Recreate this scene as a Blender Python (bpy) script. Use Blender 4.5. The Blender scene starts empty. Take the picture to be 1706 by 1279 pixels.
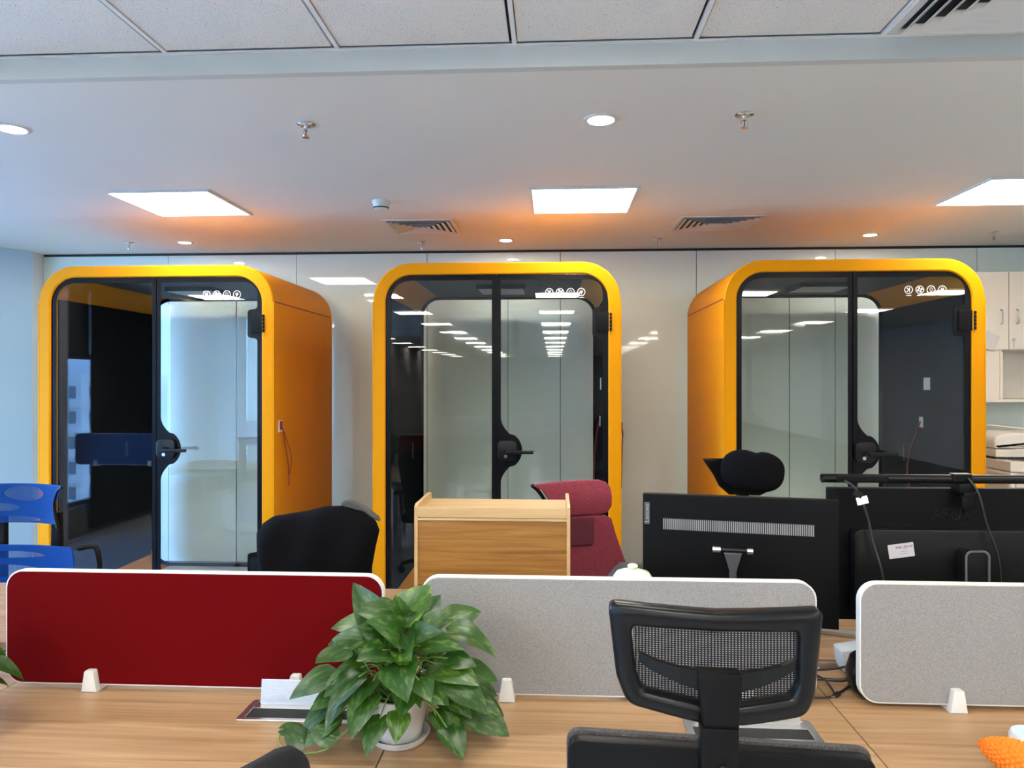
import bpy, bmesh, math, random
from mathutils import Vector, Matrix
random.seed(7)
PI = math.pi
C = bpy.context.scene.collection
sc = bpy.context.scene

# ------------------------------------------------------------------ camera
cam_d = bpy.data.cameras.new('camera')
cam = bpy.data.objects.new('camera', cam_d); C.objects.link(cam)
YAW = math.atan(69 / 1230)
cam.location = (0, 0, 1.58)
cam.rotation_euler = (PI / 2, 0, YAW)
cam_d.sensor_fit = 'HORIZONTAL'; cam_d.sensor_width = 36
cam_d.lens = 36 * 1230 / 1706
cam_d.shift_y = -(639.5 - 634) / 1706
cam_d.clip_start = 0.02; cam_d.clip_end = 400
sc.camera = cam

# ------------------------------------------------------------------ world
w = bpy.data.worlds.new('sky'); sc.world = w; w.use_nodes = True
nt = w.node_tree; nt.nodes.clear()
wo = nt.nodes.new('ShaderNodeOutputWorld'); bg = nt.nodes.new('ShaderNodeBackground')
tc = nt.nodes.new('ShaderNodeTexCoord'); sp = nt.nodes.new('ShaderNodeSeparateXYZ'); rp = nt.nodes.new('ShaderNodeValToRGB')
nt.links.new(tc.outputs['Generated'], sp.inputs[0]); nt.links.new(sp.outputs['Z'], rp.inputs[0])
rp.color_ramp.elements[0].position = 0.0; rp.color_ramp.elements[0].color = (0.30, 0.60, 1.0, 1)
rp.color_ramp.elements[1].position = 0.6; rp.color_ramp.elements[1].color = (0.10, 0.33, 0.95, 1)
nt.links.new(rp.outputs[0], bg.inputs[0]); bg.inputs[1].default_value = 17.0
nt.links.new(bg.outputs[0], wo.inputs[0])

vs = sc.view_settings
sc.display_settings.display_device = 'sRGB'
vs.view_transform = 'Standard'; vs.look = 'None'; vs.gamma = 1.0; vs.use_curve_mapping = False
vs.exposure = 0.62
PANEL_E = 18.0      # radiance of the square ceiling panels
OFFICE_E = 36.0    # radiance of the office panels further back
DOWN_E = 220.0       # radiance of the round downlights
sc.cycles.max_bounces = 10; sc.cycles.diffuse_bounces = 5; sc.cycles.glossy_bounces = 4
sc.cycles.transparent_max_bounces = 16
sc.cycles.sample_clamp_indirect = 6

# daylight enters by the window bay in the left wall (sampling aid for the sky only)
pl = bpy.data.lights.new('window_portal', 'AREA'); pl.shape = 'RECTANGLE'; pl.size = 2.3; pl.size_y = 2.4
pl.cycles.is_portal = True
po = bpy.data.objects.new('window_portal', pl); C.objects.link(po)
po.location = (-4.86, 3.5, 1.45); po.rotation_euler = (0, -PI / 2, 0)
pl2 = pl.copy(); pl2.size = 2.3; pl2.size_y = 9.3
po2 = bpy.data.objects.new('window_portal', pl2); C.objects.link(po2)
po2.location = (-4.865, -4.5, 1.45); po2.rotation_euler = (0, -PI / 2, 0)

# ------------------------------------------------------------------ materials
def sock(nd, *names):
    for n in names:
        if n in nd.inputs: return nd.inputs[n]
MATS = {}
def mat(name, col, rough=0.5, metal=0.0, spec=0.5, var=0.0, scale=20.0, bump=0.0, bscale=200.0, stretch=(1, 1, 1),
        emit=None, estr=0.0, coat=0.0, col2=None, sheen=0.0):
    m = bpy.data.materials.new(name); m.use_nodes = True
    n = m.node_tree.nodes; L = m.node_tree.links
    b = n['Principled BSDF']
    b.inputs['Base Color'].default_value = (*col, 1); b.inputs['Roughness'].default_value = rough
    b.inputs['Metallic'].default_value = metal; b.inputs['Specular IOR Level'].default_value = spec
    if coat: b.inputs['Coat Weight'].default_value = coat; b.inputs['Coat Roughness'].default_value = 0.05
    if sheen: b.inputs['Sheen Weight'].default_value = sheen
    if emit:
        b.inputs['Emission Color'].default_value = (*emit, 1); b.inputs['Emission Strength'].default_value = estr
    if var or bump:
        t = n.new('ShaderNodeTexCoord'); mp = n.new('ShaderNodeMapping'); L.new(t.outputs['Object'], mp.inputs[0])
        mp.inputs['Scale'].default_value = stretch
    if var:
        ns = n.new('ShaderNodeTexNoise'); ns.inputs['Scale'].default_value = scale; ns.inputs['Detail'].default_value = 6
        L.new(mp.outputs[0], ns.inputs['Vector'])
        r = n.new('ShaderNodeValToRGB')
        c2 = col2 if col2 else tuple(max(0, c * (1 - var)) for c in col)
        c1 = col if col2 else tuple(min(1, c * (1 + var * .5)) for c in col)
        r.color_ramp.elements[0].position = .35; r.color_ramp.elements[0].color = (*c2, 1)
        r.color_ramp.elements[1].position = .65; r.color_ramp.elements[1].color = (*c1, 1)
        L.new(ns.outputs['Fac'], r.inputs[0]); L.new(r.outputs[0], b.inputs['Base Color'])
    if bump:
        nb = n.new('ShaderNodeTexNoise'); nb.inputs['Scale'].default_value = bscale; nb.inputs['Detail'].default_value = 3
        L.new(mp.outputs[0], nb.inputs['Vector'])
        bp = n.new('ShaderNodeBump'); bp.inputs['Strength'].default_value = bump; bp.inputs['Distance'].default_value = .002
        L.new(nb.outputs['Fac'], bp.inputs['Height']); L.new(bp.outputs[0], b.inputs['Normal'])
    MATS[name] = m
    return m

def wood(name, c1, c2, c3, sc_=(0.9, 16, 16), rough=.35, dist=1.2, nscale=2.2):
    m = bpy.data.materials.new(name); m.use_nodes = True
    n = m.node_tree.nodes; L = m.node_tree.links; b = n['Principled BSDF']
    t = n.new('ShaderNodeTexCoord'); mp = n.new('ShaderNodeMapping'); mp.inputs['Scale'].default_value = sc_
    L.new(t.outputs['Object'], mp.inputs[0])
    ns = n.new('ShaderNodeTexNoise'); ns.inputs['Scale'].default_value = nscale; ns.inputs['Detail'].default_value = 9
    ns.inputs['Roughness'].default_value = .62; ns.inputs['Distortion'].default_value = dist
    L.new(mp.outputs[0], ns.inputs['Vector'])
    r = n.new('ShaderNodeValToRGB'); e = r.color_ramp.elements
    e[0].position = .30; e[0].color = (*c1, 1); e[1].position = .72; e[1].color = (*c3, 1)
    x = e.new(.5); x.color = (*c2, 1)
    L.new(ns.outputs['Fac'], r.inputs[0]); L.new(r.outputs[0], b.inputs['Base Color'])
    b.inputs['Roughness'].default_value = rough
    return m

def glass(name, tint=(.86, .9, .9), base=.035, gain=1.0):
    m = bpy.data.materials.new(name); m.use_nodes = True
    n = m.node_tree.nodes; L = m.node_tree.links; n.clear()
    o = n.new('ShaderNodeOutputMaterial'); mx = n.new('ShaderNodeMixShader'); tr = n.new('ShaderNodeBsdfTransparent')
    gl = n.new('ShaderNodeBsdfGlossy'); gl.inputs['Roughness'].default_value = 0.0
    tr.inputs[0].default_value = (*tint, 1)
    lw = n.new('ShaderNodeLayerWeight'); pw = n.new('ShaderNodeMath'); pw.operation = 'POWER'; pw.inputs[1].default_value = 5
    L.new(lw.outputs['Facing'], pw.inputs[0])
    ma = n.new('ShaderNodeMath'); ma.operation = 'MULTIPLY_ADD'; ma.inputs[1].default_value = .9 * gain; ma.inputs[2].default_value = base
    L.new(pw.outputs[0], ma.inputs[0]); L.new(ma.outputs[0], mx.inputs[0])
    L.new(tr.outputs[0], mx.inputs[1]); L.new(gl.outputs[0], mx.inputs[2]); L.new(mx.outputs[0], o.inputs[0])
    return m

def netting(name, col, sx=900, sz=900, duty=.5, rough=.6, axis=('X', 'Z'), open_mask=None):
    """woven netting: strands with holes between them"""
    m = bpy.data.materials.new(name); m.use_nodes = True
    n = m.node_tree.nodes; L = m.node_tree.links; b = n['Principled BSDF']
    b.inputs['Base Color'].default_value = (*col, 1); b.inputs['Roughness'].default_value = rough; b.inputs['Specular IOR Level'].default_value = .08
    o = n['Material Output']
    t = n.new('ShaderNodeTexCoord'); s = n.new('ShaderNodeSeparateXYZ'); L.new(t.outputs['Object'], s.inputs[0])
    outs = []
    for ax, k in zip(axis, (sx, sz)):
        a = n.new('ShaderNodeMath'); a.operation = 'MULTIPLY'; a.inputs[1].default_value = k; L.new(s.outputs[ax], a.inputs[0])
        f = n.new('ShaderNodeMath'); f.operation = 'FRACT'; L.new(a.outputs[0], f.inputs[0])
        g = n.new('ShaderNodeMath'); g.operation = 'GREATER_THAN'; g.inputs[1].default_value = duty; L.new(f.outputs[0], g.inputs[0])
        outs.append(g)
    mul = n.new('ShaderNodeMath'); mul.operation = 'MULTIPLY'
    L.new(outs[0].outputs[0], mul.inputs[0]); L.new(outs[1].outputs[0], mul.inputs[1])
    fac = mul
    if open_mask:
        # ellipses (cx, cz, rx, rz) where the weave is open; elsewhere it is dense
        acc = None
        for (cx, cz, rx, rz) in open_mask:
            def lin(axn, c_, r_):
                q = n.new('ShaderNodeMath'); q.operation = 'MULTIPLY_ADD'; q.inputs[1].default_value = 1 / r_; q.inputs[2].default_value = -c_ / r_
                L.new(s.outputs[axn], q.inputs[0])
                p = n.new('ShaderNodeMath'); p.operation = 'MULTIPLY'; L.new(q.outputs[0], p.inputs[0]); L.new(q.outputs[0], p.inputs[1])
                return p
            p1, p2 = lin(axis[0], cx, rx), lin(axis[1], cz, rz)
            ad = n.new('ShaderNodeMath'); ad.operation = 'ADD'; L.new(p1.outputs[0], ad.inputs[0]); L.new(p2.outputs[0], ad.inputs[1])
            lt = n.new('ShaderNodeMath'); lt.operation = 'LESS_THAN'; lt.inputs[1].default_value = 1; L.new(ad.outputs[0], lt.inputs[0])
            if acc is None: acc = lt
            else:
                mxx = n.new('ShaderNodeMath'); mxx.operation = 'MAXIMUM'; L.new(acc.outputs[0], mxx.inputs[0]); L.new(lt.outputs[0], mxx.inputs[1]); acc = mxx
        mm = n.new('ShaderNodeMath'); mm.operation = 'MULTIPLY'; L.new(mul.outputs[0], mm.inputs[0]); L.new(acc.outputs[0], mm.inputs[1]); fac = mm
    tr = n.new('ShaderNodeBsdfTransparent'); mx = n.new('ShaderNodeMixShader')
    L.new(fac.outputs[0], mx.inputs[0]); L.new(b.outputs[0], mx.inputs[1]); L.new(tr.outputs[0], mx.inputs[2]); L.new(mx.outputs[0], o.inputs[0])
    return m

M_ceil = mat('ceiling_paint', (.69, .675, .62), .6, var=.02, scale=1.5)
M_fascia = mat('fascia_paint', (.52, .53, .49), .5)
def tile_mat():
    m = mat('mineral_tile', (.72, .705, .66), .85)
    n = m.node_tree.nodes; L = m.node_tree.links; b = n['Principled BSDF']
    t = n.new('ShaderNodeTexCoord'); v = n.new('ShaderNodeTexNoise'); v.inputs['Scale'].default_value = 190; v.inputs['Detail'].default_value = 2
    L.new(t.outputs['Object'], v.inputs['Vector']); r = n.new('ShaderNodeValToRGB')
    r.color_ramp.elements[0].position = .30; r.color_ramp.elements[0].color = (.36, .34, .31, 1)
    r.color_ramp.elements[1].position = .38; r.color_ramp.elements[1].color = (.72, .705, .66, 1)
    L.new(v.outputs['Fac'], r.inputs[0]); L.new(r.outputs[0], b.inputs['Base Color'])
    bp = n.new('ShaderNodeBump'); bp.inputs['Strength'].default_value = .5; bp.inputs['Distance'].default_value = .002
    L.new(v.outputs['Fac'], bp.inputs['Height']); L.new(bp.outputs[0], b.inputs['Normal'])
    return m
M_tile = tile_mat()
M_tbar = mat('grid_bar_white', (.78, .77, .75), .4)
M_black = mat('black_gap', (.008, .008, .009), .6)
M_wallp = mat('lacquer_panel', (.70, .80, .74), .03, spec=.5, var=.02, scale=1)
M_wall = mat('wall_paint', (.66, .68, .70), .5, var=.02, scale=2)
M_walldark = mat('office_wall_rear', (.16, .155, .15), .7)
M_base = mat('baseboard_white', (.70, .70, .70), .3)
M_carpet = mat('floor_light_grey', (.46, .455, .44), .45, var=.1, scale=6)
M_orange = mat('orange_laminate', (.60, .225, .0005), .5, spec=.08)
M_orange_in = mat('orange_inner', (.62, .235, .001), .5, spec=.08)
M_redgap = mat('dark_red_gap', (.13, .008, .01), .6)
M_frit = mat('black_frit', (.004, .004, .005), .25, spec=.12)
M_felt = mat('anthracite_felt', (.013, .0145, .016), .95, spec=.0, var=.15, scale=300)
M_poddark = mat('pod_ceiling_grey', (.045, .045, .05), .6)
M_podfloor = mat('pod_floor', (.60, .58, .54), .6)
M_glass = glass('pod_glass', (.985, .995, .990), .034)
M_winglass = glass('window_glass', (.97, .98, .98), .03)
M_blackpl = mat('black_plastic', (.0035, .0035, .004), .42, spec=.12, bump=.08, bscale=900)
M_blackpl2 = mat('black_plastic_satin', (.004, .0045, .0055), .30, spec=.2)
M_blackm = mat('black_matt', (.007, .007, .007), .6, spec=.2)
M_chrome = mat('chrome', (.75, .75, .77), .15, metal=1)
M_steel = mat('brushed_steel', (.62, .62, .62), .35, metal=1, var=.1, scale=40, stretch=(1, 20, 20))
M_whitepl = mat('white_plastic', (.62, .61, .58), .4)
M_white = mat('white_print', (.85, .85, .85), .5)
M_desk = wood('oak_laminate', (.235, .12, .052), (.355, .21, .103), (.455, .295, .162), sc_=(.5, 15, 15), rough=.38)
M_bamboo = wood('bamboo_caramel', (.18, .07, .010), (.28, .125, .022), (.36, .175, .038), sc_=(.9, 9, 26), rough=.42, dist=.5, nscale=2.4)
M_bamboo2 = wood('bamboo_pale', (.44, .28, .12), (.52, .34, .155), (.58, .40, .20), sc_=(.9, 14, 14), rough=.45, dist=.3)
M_red = mat('red_fabric', (.105, .0001, .001), .95, spec=.1, bump=.3, bscale=1400)
M_greyfab = mat('grey_fabric', (.29, .28, .275), .95, spec=.1, var=.5, scale=330, col2=(.22, .21, .205), bump=.4, bscale=900)
M_bluefab = mat('blue_fabric', (.05, .10, .22), .95, spec=.1, bump=.3, bscale=1400)
M_panel_e = mat('panel_diffuser', (1, 1, 1), .5, emit=(1, .94, .84), estr=PANEL_E)
M_office_e = mat('office_panel_diffuser', (1, 1, 1), .5, emit=(1, .95, .86), estr=OFFICE_E)
M_down_e = mat('downlight_diffuser', (1, 1, 1), .5, emit=(1, .95, .88), estr=DOWN_E)
M_pot = mat('pot_ceramic', (.62, .60, .58), .3, var=.1, scale=30)
M_soil = mat('soil', (.05, .03, .02), .95, var=.5, scale=90, bump=.6, bscale=150)
M_stem = mat('stem_green', (.13, .22, .04), .5)
M_cord = mat('cord_black', (.01, .01, .01), .45)
M_cordred = mat('cord_red', (.16, .012, .012), .5)
M_cream = mat('cream_cabinet', (.72, .66, .57), .4)
M_copier = mat('copier_beige', (.66, .62, .56), .45)
M_copier2 = mat('copier_grey', (.42, .40, .37), .5)
M_jacket = mat('black_cloth', (.005, .005, .006), .95, spec=.05, bump=.5, bscale=60)
M_grey_cloth = mat('grey_cloth', (.06, .065, .06), .9, bump=.6, bscale=40)
M_redmesh = mat('red_weave', (.30, .035, .055), .85, var=.6, scale=220, col2=(.12, .012, .03), stretch=(1, 1, 2.2), bump=.5, bscale=500)
M_maroon = mat('maroon_lining', (.085, .008, .018), .8)
M_knit = mat('orange_foam', (.85, .20, .003), .7)
M_sock = mat('socket_white', (.75, .72, .68), .4)
M_bldg = mat('facade_pale', (.75, .68, .66), .8)
M_bwin = mat('facade_window', (.12, .14, .17), .3)
M_ground = mat('city_ground', (.13, .12, .09), .9, var=.5, scale=.05)
M_curtain = mat('curtain_dark', (.022, .024, .028), .9)
M_mull = mat('window_frame_dark', (.04, .045, .05), .4)

def leaf_mat():
    m = bpy.data.materials.new('pothos_leaf'); m.use_nodes = True
    n = m.node_tree.nodes; L = m.node_tree.links; b = n['Principled BSDF']
    t = n.new('ShaderNodeTexCoord'); oi = n.new('ShaderNodeObjectInfo')
    ad = n.new('ShaderNodeVectorMath'); ad.operation = 'MULTIPLY_ADD'
    cb = n.new('ShaderNodeCombineXYZ'); L.new(oi.outputs['Random'], cb.inputs[0]); L.new(oi.outputs['Random'], cb.inputs[1])
    L.new(cb.outputs[0], ad.inputs[0]); ad.inputs[1].default_value = (9, 5, 3); L.new(t.outputs['Object'], ad.inputs[2])
    mp = n.new('ShaderNodeMapping'); mp.inputs['Scale'].default_value = (150, 38, 60); mp.inputs['Rotation'].default_value = (0, 0, .5)
    L.new(ad.outputs[0], mp.inputs[0])
    ns = n.new('ShaderNodeTexNoise'); ns.inputs['Scale'].default_value = 1; ns.inputs['Detail'].default_value = 5; L.new(mp.outputs[0], ns.inputs['Vector'])
    r = n.new('ShaderNodeValToRGB'); e = r.color_ramp.elements
    e[0].position = .50; e[0].color = (.016, .060, .007, 1); e[1].position = .80; e[1].color = (.16, .24, .065, 1)
    L.new(ns.outputs['Fac'], r.inputs[0])
    r2 = n.new('ShaderNodeValToRGB'); r2.color_ramp.elements[0].color = (.5, .65, .7, 1); r2.color_ramp.elements[1].color = (1.5, 1.35, .8, 1)
    L.new(oi.outputs['Random'], r2.inputs[0])
    mx = n.new('ShaderNodeMix'); mx.data_type = 'RGBA'; mx.blend_type = 'MULTIPLY'; mx.inputs[0].default_value = 1
    L.new(r.outputs[0], mx.inputs[6]); L.new(r2.outputs[0], mx.inputs[7]); L.new(mx.outputs[2], b.inputs['Base Color'])
    b.inputs['Roughness'].default_value = .36
    o = n['Material Output']; tl = n.new('ShaderNodeBsdfTranslucent'); tl.inputs[0].default_value = (.12, .30, .02, 1)
    ms = n.new('ShaderNodeMixShader'); ms.inputs[0].default_value = .18
    L.new(b.outputs[0], ms.inputs[1]); L.new(tl.outputs[0], ms.inputs[2]); L.new(ms.outputs[0], o.inputs[0])
    return m
M_leaf = leaf_mat()
M_bluemesh = netting('blue_netting', (.003, .040, .20), 420, 420, .33, open_mask=[(.015, .085, .095, .034), (-.14, .022, .13, .022), (-.03, -.030, .125, .014), (-.06, -.163, .17, .016), (-.09, -.235, .20, .028), (0, -.37, .2, .06)])
M_blackmesh = netting('black_netting', (.018, .018, .020), 200, 300, .50)
M_blackmesh2 = netting('black_netting_dense', (.03, .03, .033), 500, 500, .7)
M_bristle = mat('brush_black', (.01, .01, .01), .8, bump=1, bscale=300)

# ------------------------------------------------------------------ mesh helpers
def box(bm, x0, x1, y0, y1, z0, z1, bev=0.0, seg=2):
    vs_ = [bm.verts.new(p) for p in ((x0, y0, z0), (x1, y0, z0), (x1, y1, z0), (x0, y1, z0), (x0, y0, z1), (x1, y0, z1), (x1, y1, z1), (x0, y1, z1))]
    fs = [bm.faces.new([vs_[i] for i in q]) for q in ((3, 2, 1, 0), (4, 5, 6, 7), (0, 1, 5, 4), (1, 2, 6, 5), (2, 3, 7, 6), (3, 0, 4, 7))]
    if bev:
        ed = list({e for f in fs for e in f.edges})
        bmesh.ops.bevel(bm, geom=ed, offset=bev, segments=seg, profile=.6, affect='EDGES')
    return bm
def B(*a, **k): return box(bmesh.new(), *a, **k)
def prism(bm, pts, a0, a1, axis='y', bev=0.0, seg=2):
    """extrude a 2-D outline (a, b) between a0 and a1 along an axis"""
    def P(p, t): return {'y': (p[0], t, p[1]), 'z': (p[0], p[1], t), 'x': (t, p[0], p[1])}[axis]
    v0 = [bm.verts.new(P(p, a0)) for p in pts]; v1 = [bm.verts.new(P(p, a1)) for p in pts]
    n = len(pts)
    f0 = bm.faces.new(v0); f1 = bm.faces.new(list(reversed(v1)))
    for i in range(n): bm.faces.new((v0[i], v1[i], v1[(i + 1) % n], v0[(i + 1) % n]))
    bm.normal_update()
    if bev:
        ed = list(set(f0.edges) | set(f1.edges))
        bmesh.ops.bevel(bm, geom=ed, offset=bev, segments=seg, profile=.6, affect='EDGES')
    bmesh.ops.recalc_face_normals(bm, faces=bm.faces)
    return bm
def rpoly(corners, r, n=6):
    """rounded polygon: corners list, radius or list of radii"""
    out = []; m = len(corners)
    for i in range(m):
        p = Vector(corners[i]); a = Vector(corners[i - 1]); b = Vector(corners[(i + 1) % m])
        rr = r[i] if isinstance(r, (list, tuple)) else r
        if rr <= 0: out.append(tuple(p)); continue
        da = (a - p).normalized(); db = (b - p).normalized()
        ang = da.angle(db); d = min(rr / math.tan(ang / 2), (a - p).length * .49, (b - p).length * .49)
        p0 = p + da * d; p1 = p + db * d
        for k in range(n + 1):
            t = k / n; q = p0.lerp(p, t).lerp(p.lerp(p1, t), t)
            out.append((q.x, q.y))
    return out
def rrect(x0, x1, z0, z1, r, n=8):
    out = []
    for cx, cz, a0 in ((x1 - r, z1 - r, 0), (x0 + r, z1 - r, 90), (x0 + r, z0 + r, 180), (x1 - r, z0 + r, 270)):
        for k in range(n + 1):
            a = math.radians(a0 + 90 * k / n); out.append((cx + r * math.cos(a), cz + r * math.sin(a)))
    return out
def ring(bm, outer, inner, y0, y1, yf=None, bev=0.0, axis='y'):
    """frame between two closed outlines with equal point counts"""
    yf = yf or (lambda x, z: 0.0)
    def P(p, t):
        t = t + yf(p[0], p[1])
        return {'y': (p[0], t, p[1]), 'z': (p[0], p[1], t), 'x': (t, p[0], p[1])}[axis]
    n = len(outer); loops = []
    if bev:
        def mix(p, q, d):
            p = Vector(p); q = Vector(q); l = (q - p).length or 1; return tuple(p + (q - p) * min(.45, d / l))
        oo = [mix(p, q, bev) for p, q in zip(outer, inner)]; ii = [mix(q, p, bev) for p, q in zip(outer, inner)]
        seq = [(outer, y0 + bev), (oo, y0), (ii, y0), (inner, y0 + bev), (inner, y1 - bev), (ii, y1), (oo, y1), (outer, y1 - bev)]
    else:
        seq = [(outer, y0), (inner, y0), (inner, y1), (outer, y1)]
    for pts, t in seq: loops.append([bm.verts.new(P(p, t)) for p in pts])
    for a in range(len(loops)):
        A = loops[a]; Bq = loops[(a + 1) % len(loops)]
        for i in range(n): bm.faces.new((A[i], A[(i + 1) % n], Bq[(i + 1) % n], Bq[i]))
    bmesh.ops.recalc_face_normals(bm, faces=bm.faces)
    return bm
def cyl(bm, p0, p1, r0, r1=None, n=16, caps=True):
    r1 = r0 if r1 is None else r1
    p0 = Vector(p0); p1 = Vector(p1); d = (p1 - p0).normalized()
    u = d.orthogonal().normalized(); v = d.cross(u)
    L0 = [bm.verts.new(p0 + (u * math.cos(2 * PI * i / n) + v * math.sin(2 * PI * i / n)) * r0) for i in range(n)]
    L1 = [bm.verts.new(p1 + (u * math.cos(2 * PI * i / n) + v * math.sin(2 * PI * i / n)) * r1) for i in range(n)]
    for i in range(n): bm.faces.new((L0[i], L0[(i + 1) % n], L1[(i + 1) % n], L1[i]))
    if caps: bm.faces.new(list(reversed(L0))); bm.faces.new(L1)
    return bm
def smooth_path(pts, k=6):
    pts = [Vector(p) for p in pts]; out = []
    for i in range(len(pts) - 1):
        p0 = pts[max(0, i - 1)]; p1 = pts[i]; p2 = pts[i + 1]; p3 = pts[min(len(pts) - 1, i + 2)]
        for j in range(k):
            t = j / k
            out.append(.5 * ((2 * p1) + (-p0 + p2) * t + (2 * p0 - 5 * p1 + 4 * p2 - p3) * t * t + (-p0 + 3 * p1 - 3 * p2 + p3) * t ** 3))
    out.append(pts[-1]); return out
def tube(bm, pts, r, n=8, smooth=6):
    P = smooth_path(pts, smooth) if smooth else [Vector(p) for p in pts]
    prev = None; up = None
    for i, p in enumerate(P):
        d = (P[min(i + 1, len(P) - 1)] - P[max(i - 1, 0)]).normalized()
        if up is None: up = d.orthogonal().normalized()
        up = (up - d * up.dot(d)).normalized(); v = d.cross(up)
        rr = r(i / (len(P) - 1)) if callable(r) else r
        L = [bm.verts.new(p + (up * math.cos(2 * PI * k / n) + v * math.sin(2 * PI * k / n)) * rr) for k in range(n)]
        if prev:
            for k in range(n): bm.faces.new((prev[k], prev[(k + 1) % n], L[(k + 1) % n], L[k]))
        else: bm.faces.new(list(reversed(L)))
        prev = L
    bm.faces.new(prev); return bm
def lathe(bm, prof, n=28, cx=0, cy=0, close=True):
    loops = []
    for r, z in prof:
        loops.append([bm.verts.new((cx + r * math.cos(2 * PI * i / n), cy + r * math.sin(2 * PI * i / n), z)) for i in range(n)])
    for a, b in zip(loops, loops[1:]):
        for i in range(n): bm.faces.new((a[i], a[(i + 1) % n], b[(i + 1) % n], b[i]))
    if close:
        bm.faces.new(list(reversed(loops[0]))); bm.faces.new(loops[-1])
    bmesh.ops.recalc_face_normals(bm, faces=bm.faces)
    return bm
def puff(bm, rows, nx=14, yf=None, th=.03, edge=.35, power=2.4, cr=0.0):
    """a padded slab described by rows (z, x_left, x_right); thickness swells from its rim"""
    yf = yf or (lambda x, z: 0.0)
    nz = len(rows); F = []; K = []
    for j, (z, xl, xr) in enumerate(rows):
        a = []; b = []
        tz = 2 * j / (nz - 1) - 1
        for i in range(nx + 1):
            tx = 2 * i / nx - 1; x = (xl + xr) / 2 + (xr - xl) / 2 * math.sin(tx * PI / 2 * .98) / math.sin(PI / 2 * .98)
            e = edge + (1 - edge) * max(0, (1 - abs(tx) ** power * .999)) ** .5 * max(0, (1 - abs(tz) ** (power * 2) * .999)) ** .5
            a.append(bm.verts.new((x, yf(x, z) - th * e / 2, z))); b.append(bm.verts.new((x, yf(x, z) + th * e / 2, z)))
        F.append(a); K.append(b)
    for j in range(nz - 1):
        for i in range(nx):
            bm.faces.new((F[j][i], F[j][i + 1], F[j + 1][i + 1], F[j + 1][i])); bm.faces.new((K[j][i + 1], K[j][i], K[j + 1][i], K[j + 1][i + 1]))
        bm.faces.new((F[j][0], F[j + 1][0], K[j + 1][0], K[j][0])); bm.faces.new((F[j][nx], K[j][nx], K[j + 1][nx], F[j + 1][nx]))
    for i in range(nx):
        bm.faces.new((F[0][i], K[0][i], K[0][i + 1], F[0][i + 1])); bm.faces.new((F[-1][i], F[-1][i + 1], K[-1][i + 1], K[-1][i]))
    bmesh.ops.recalc_face_normals(bm, faces=bm.faces)
    return bm
def rows_from(outline, n=16):
    """rows for puff() from key rows [(z, xl, xr)] by smooth interpolation"""
    out = []; m = len(outline)
    for i in range(m - 1):
        for k in range(n):
            t = k / n; a = outline[i]; b = outline[i + 1]
            s_ = t
            out.append(tuple(a[q] * (1 - s_) + b[q] * s_ for q in range(3)))
    out.append(outline[-1]); return out
def text_bm(s, size, depth=.0006, align='CENTER'):
    cu = bpy.data.curves.new('txt', 'FONT'); cu.body = s; cu.size = size; cu.extrude = depth; cu.align_x = align; cu.align_y = 'CENTER'
    o = bpy.data.objects.new('txt', cu); C.objects.link(o)
    dg = bpy.context.evaluated_depsgraph_get(); dg.update()
    me = bpy.data.meshes.new_from_object(o.evaluated_get(dg))
    bm = bmesh.new(); bm.from_mesh(me); bpy.data.objects.remove(o); bpy.data.curves.remove(cu); bpy.data.meshes.remove(me)
    # lay the lettering upright in the XZ plane facing -Y
    bmesh.ops.transform(bm, matrix=Matrix.Rotation(PI / 2, 4, 'X'), verts=bm.verts)
    return bm
def xf(bm, m): bmesh.ops.transform(bm, matrix=m, verts=bm.verts); return bm
def T(x, y, z): return Matrix.Translation((x, y, z))
def R(a, ax): return Matrix.Rotation(math.radians(a), 4, ax)

def obj(name, bm, m, parent=None, loc=None, rot=None, smooth=False, bevel=0.0):
    if isinstance(bm, bmesh.types.BMesh):
        me = bpy.data.meshes.new(name); bm.to_mesh(me); bm.free()
        me.materials.append(m)
    else: me = bm
    o = bpy.data.objects.new(name, me); C.objects.link(o)
    if parent: o.parent = parent
    if loc: o.location = loc
    if rot: o.rotation_euler = rot
    if smooth:
        for p in me.polygons: p.use_smooth = True
        if smooth != 'all':
            try: me.set_sharp_from_angle(angle=math.radians(38 if smooth is True else smooth))
            except Exception: pass
    if bevel:
        md = o.modifiers.new('bevel', 'BEVEL'); md.width = bevel; md.segments = 2; md.limit_method = 'ANGLE'
    return o
def thing(name, label, cat, loc=(0, 0, 0), rotz=0, group=None):
    o = bpy.data.objects.new(name, None); C.objects.link(o); o.empty_display_size = .05
    o.location = loc; o.rotation_euler = (0, 0, rotz); o['label'] = label; o['category'] = cat
    if group: o['group'] = group
    return o
def tag(o, label, cat, group=None):
    o['label'] = label; o['category'] = cat
    if group: o['group'] = group
    return o
def struct(name, bm, m, parent=None, **k):
    o = obj(name, bm, m, parent, **k)
    if not parent: o['kind'] = 'structure'
    return o
def dup(root, loc, rotz=None, label=None, group=None):
    r = root.copy(); C.objects.link(r); r.location = loc
    if rotz is not None: r.rotation_euler = (0, 0, rotz)
    if label: r['label'] = label
    if group: r['group'] = group
    for ch in list(root.children):
        c_ = ch.copy(); C.objects.link(c_); c_.parent = r
        for g in ch.children:
            d_ = g.copy(); C.objects.link(d_); d_.parent = c_
    return r

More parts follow.
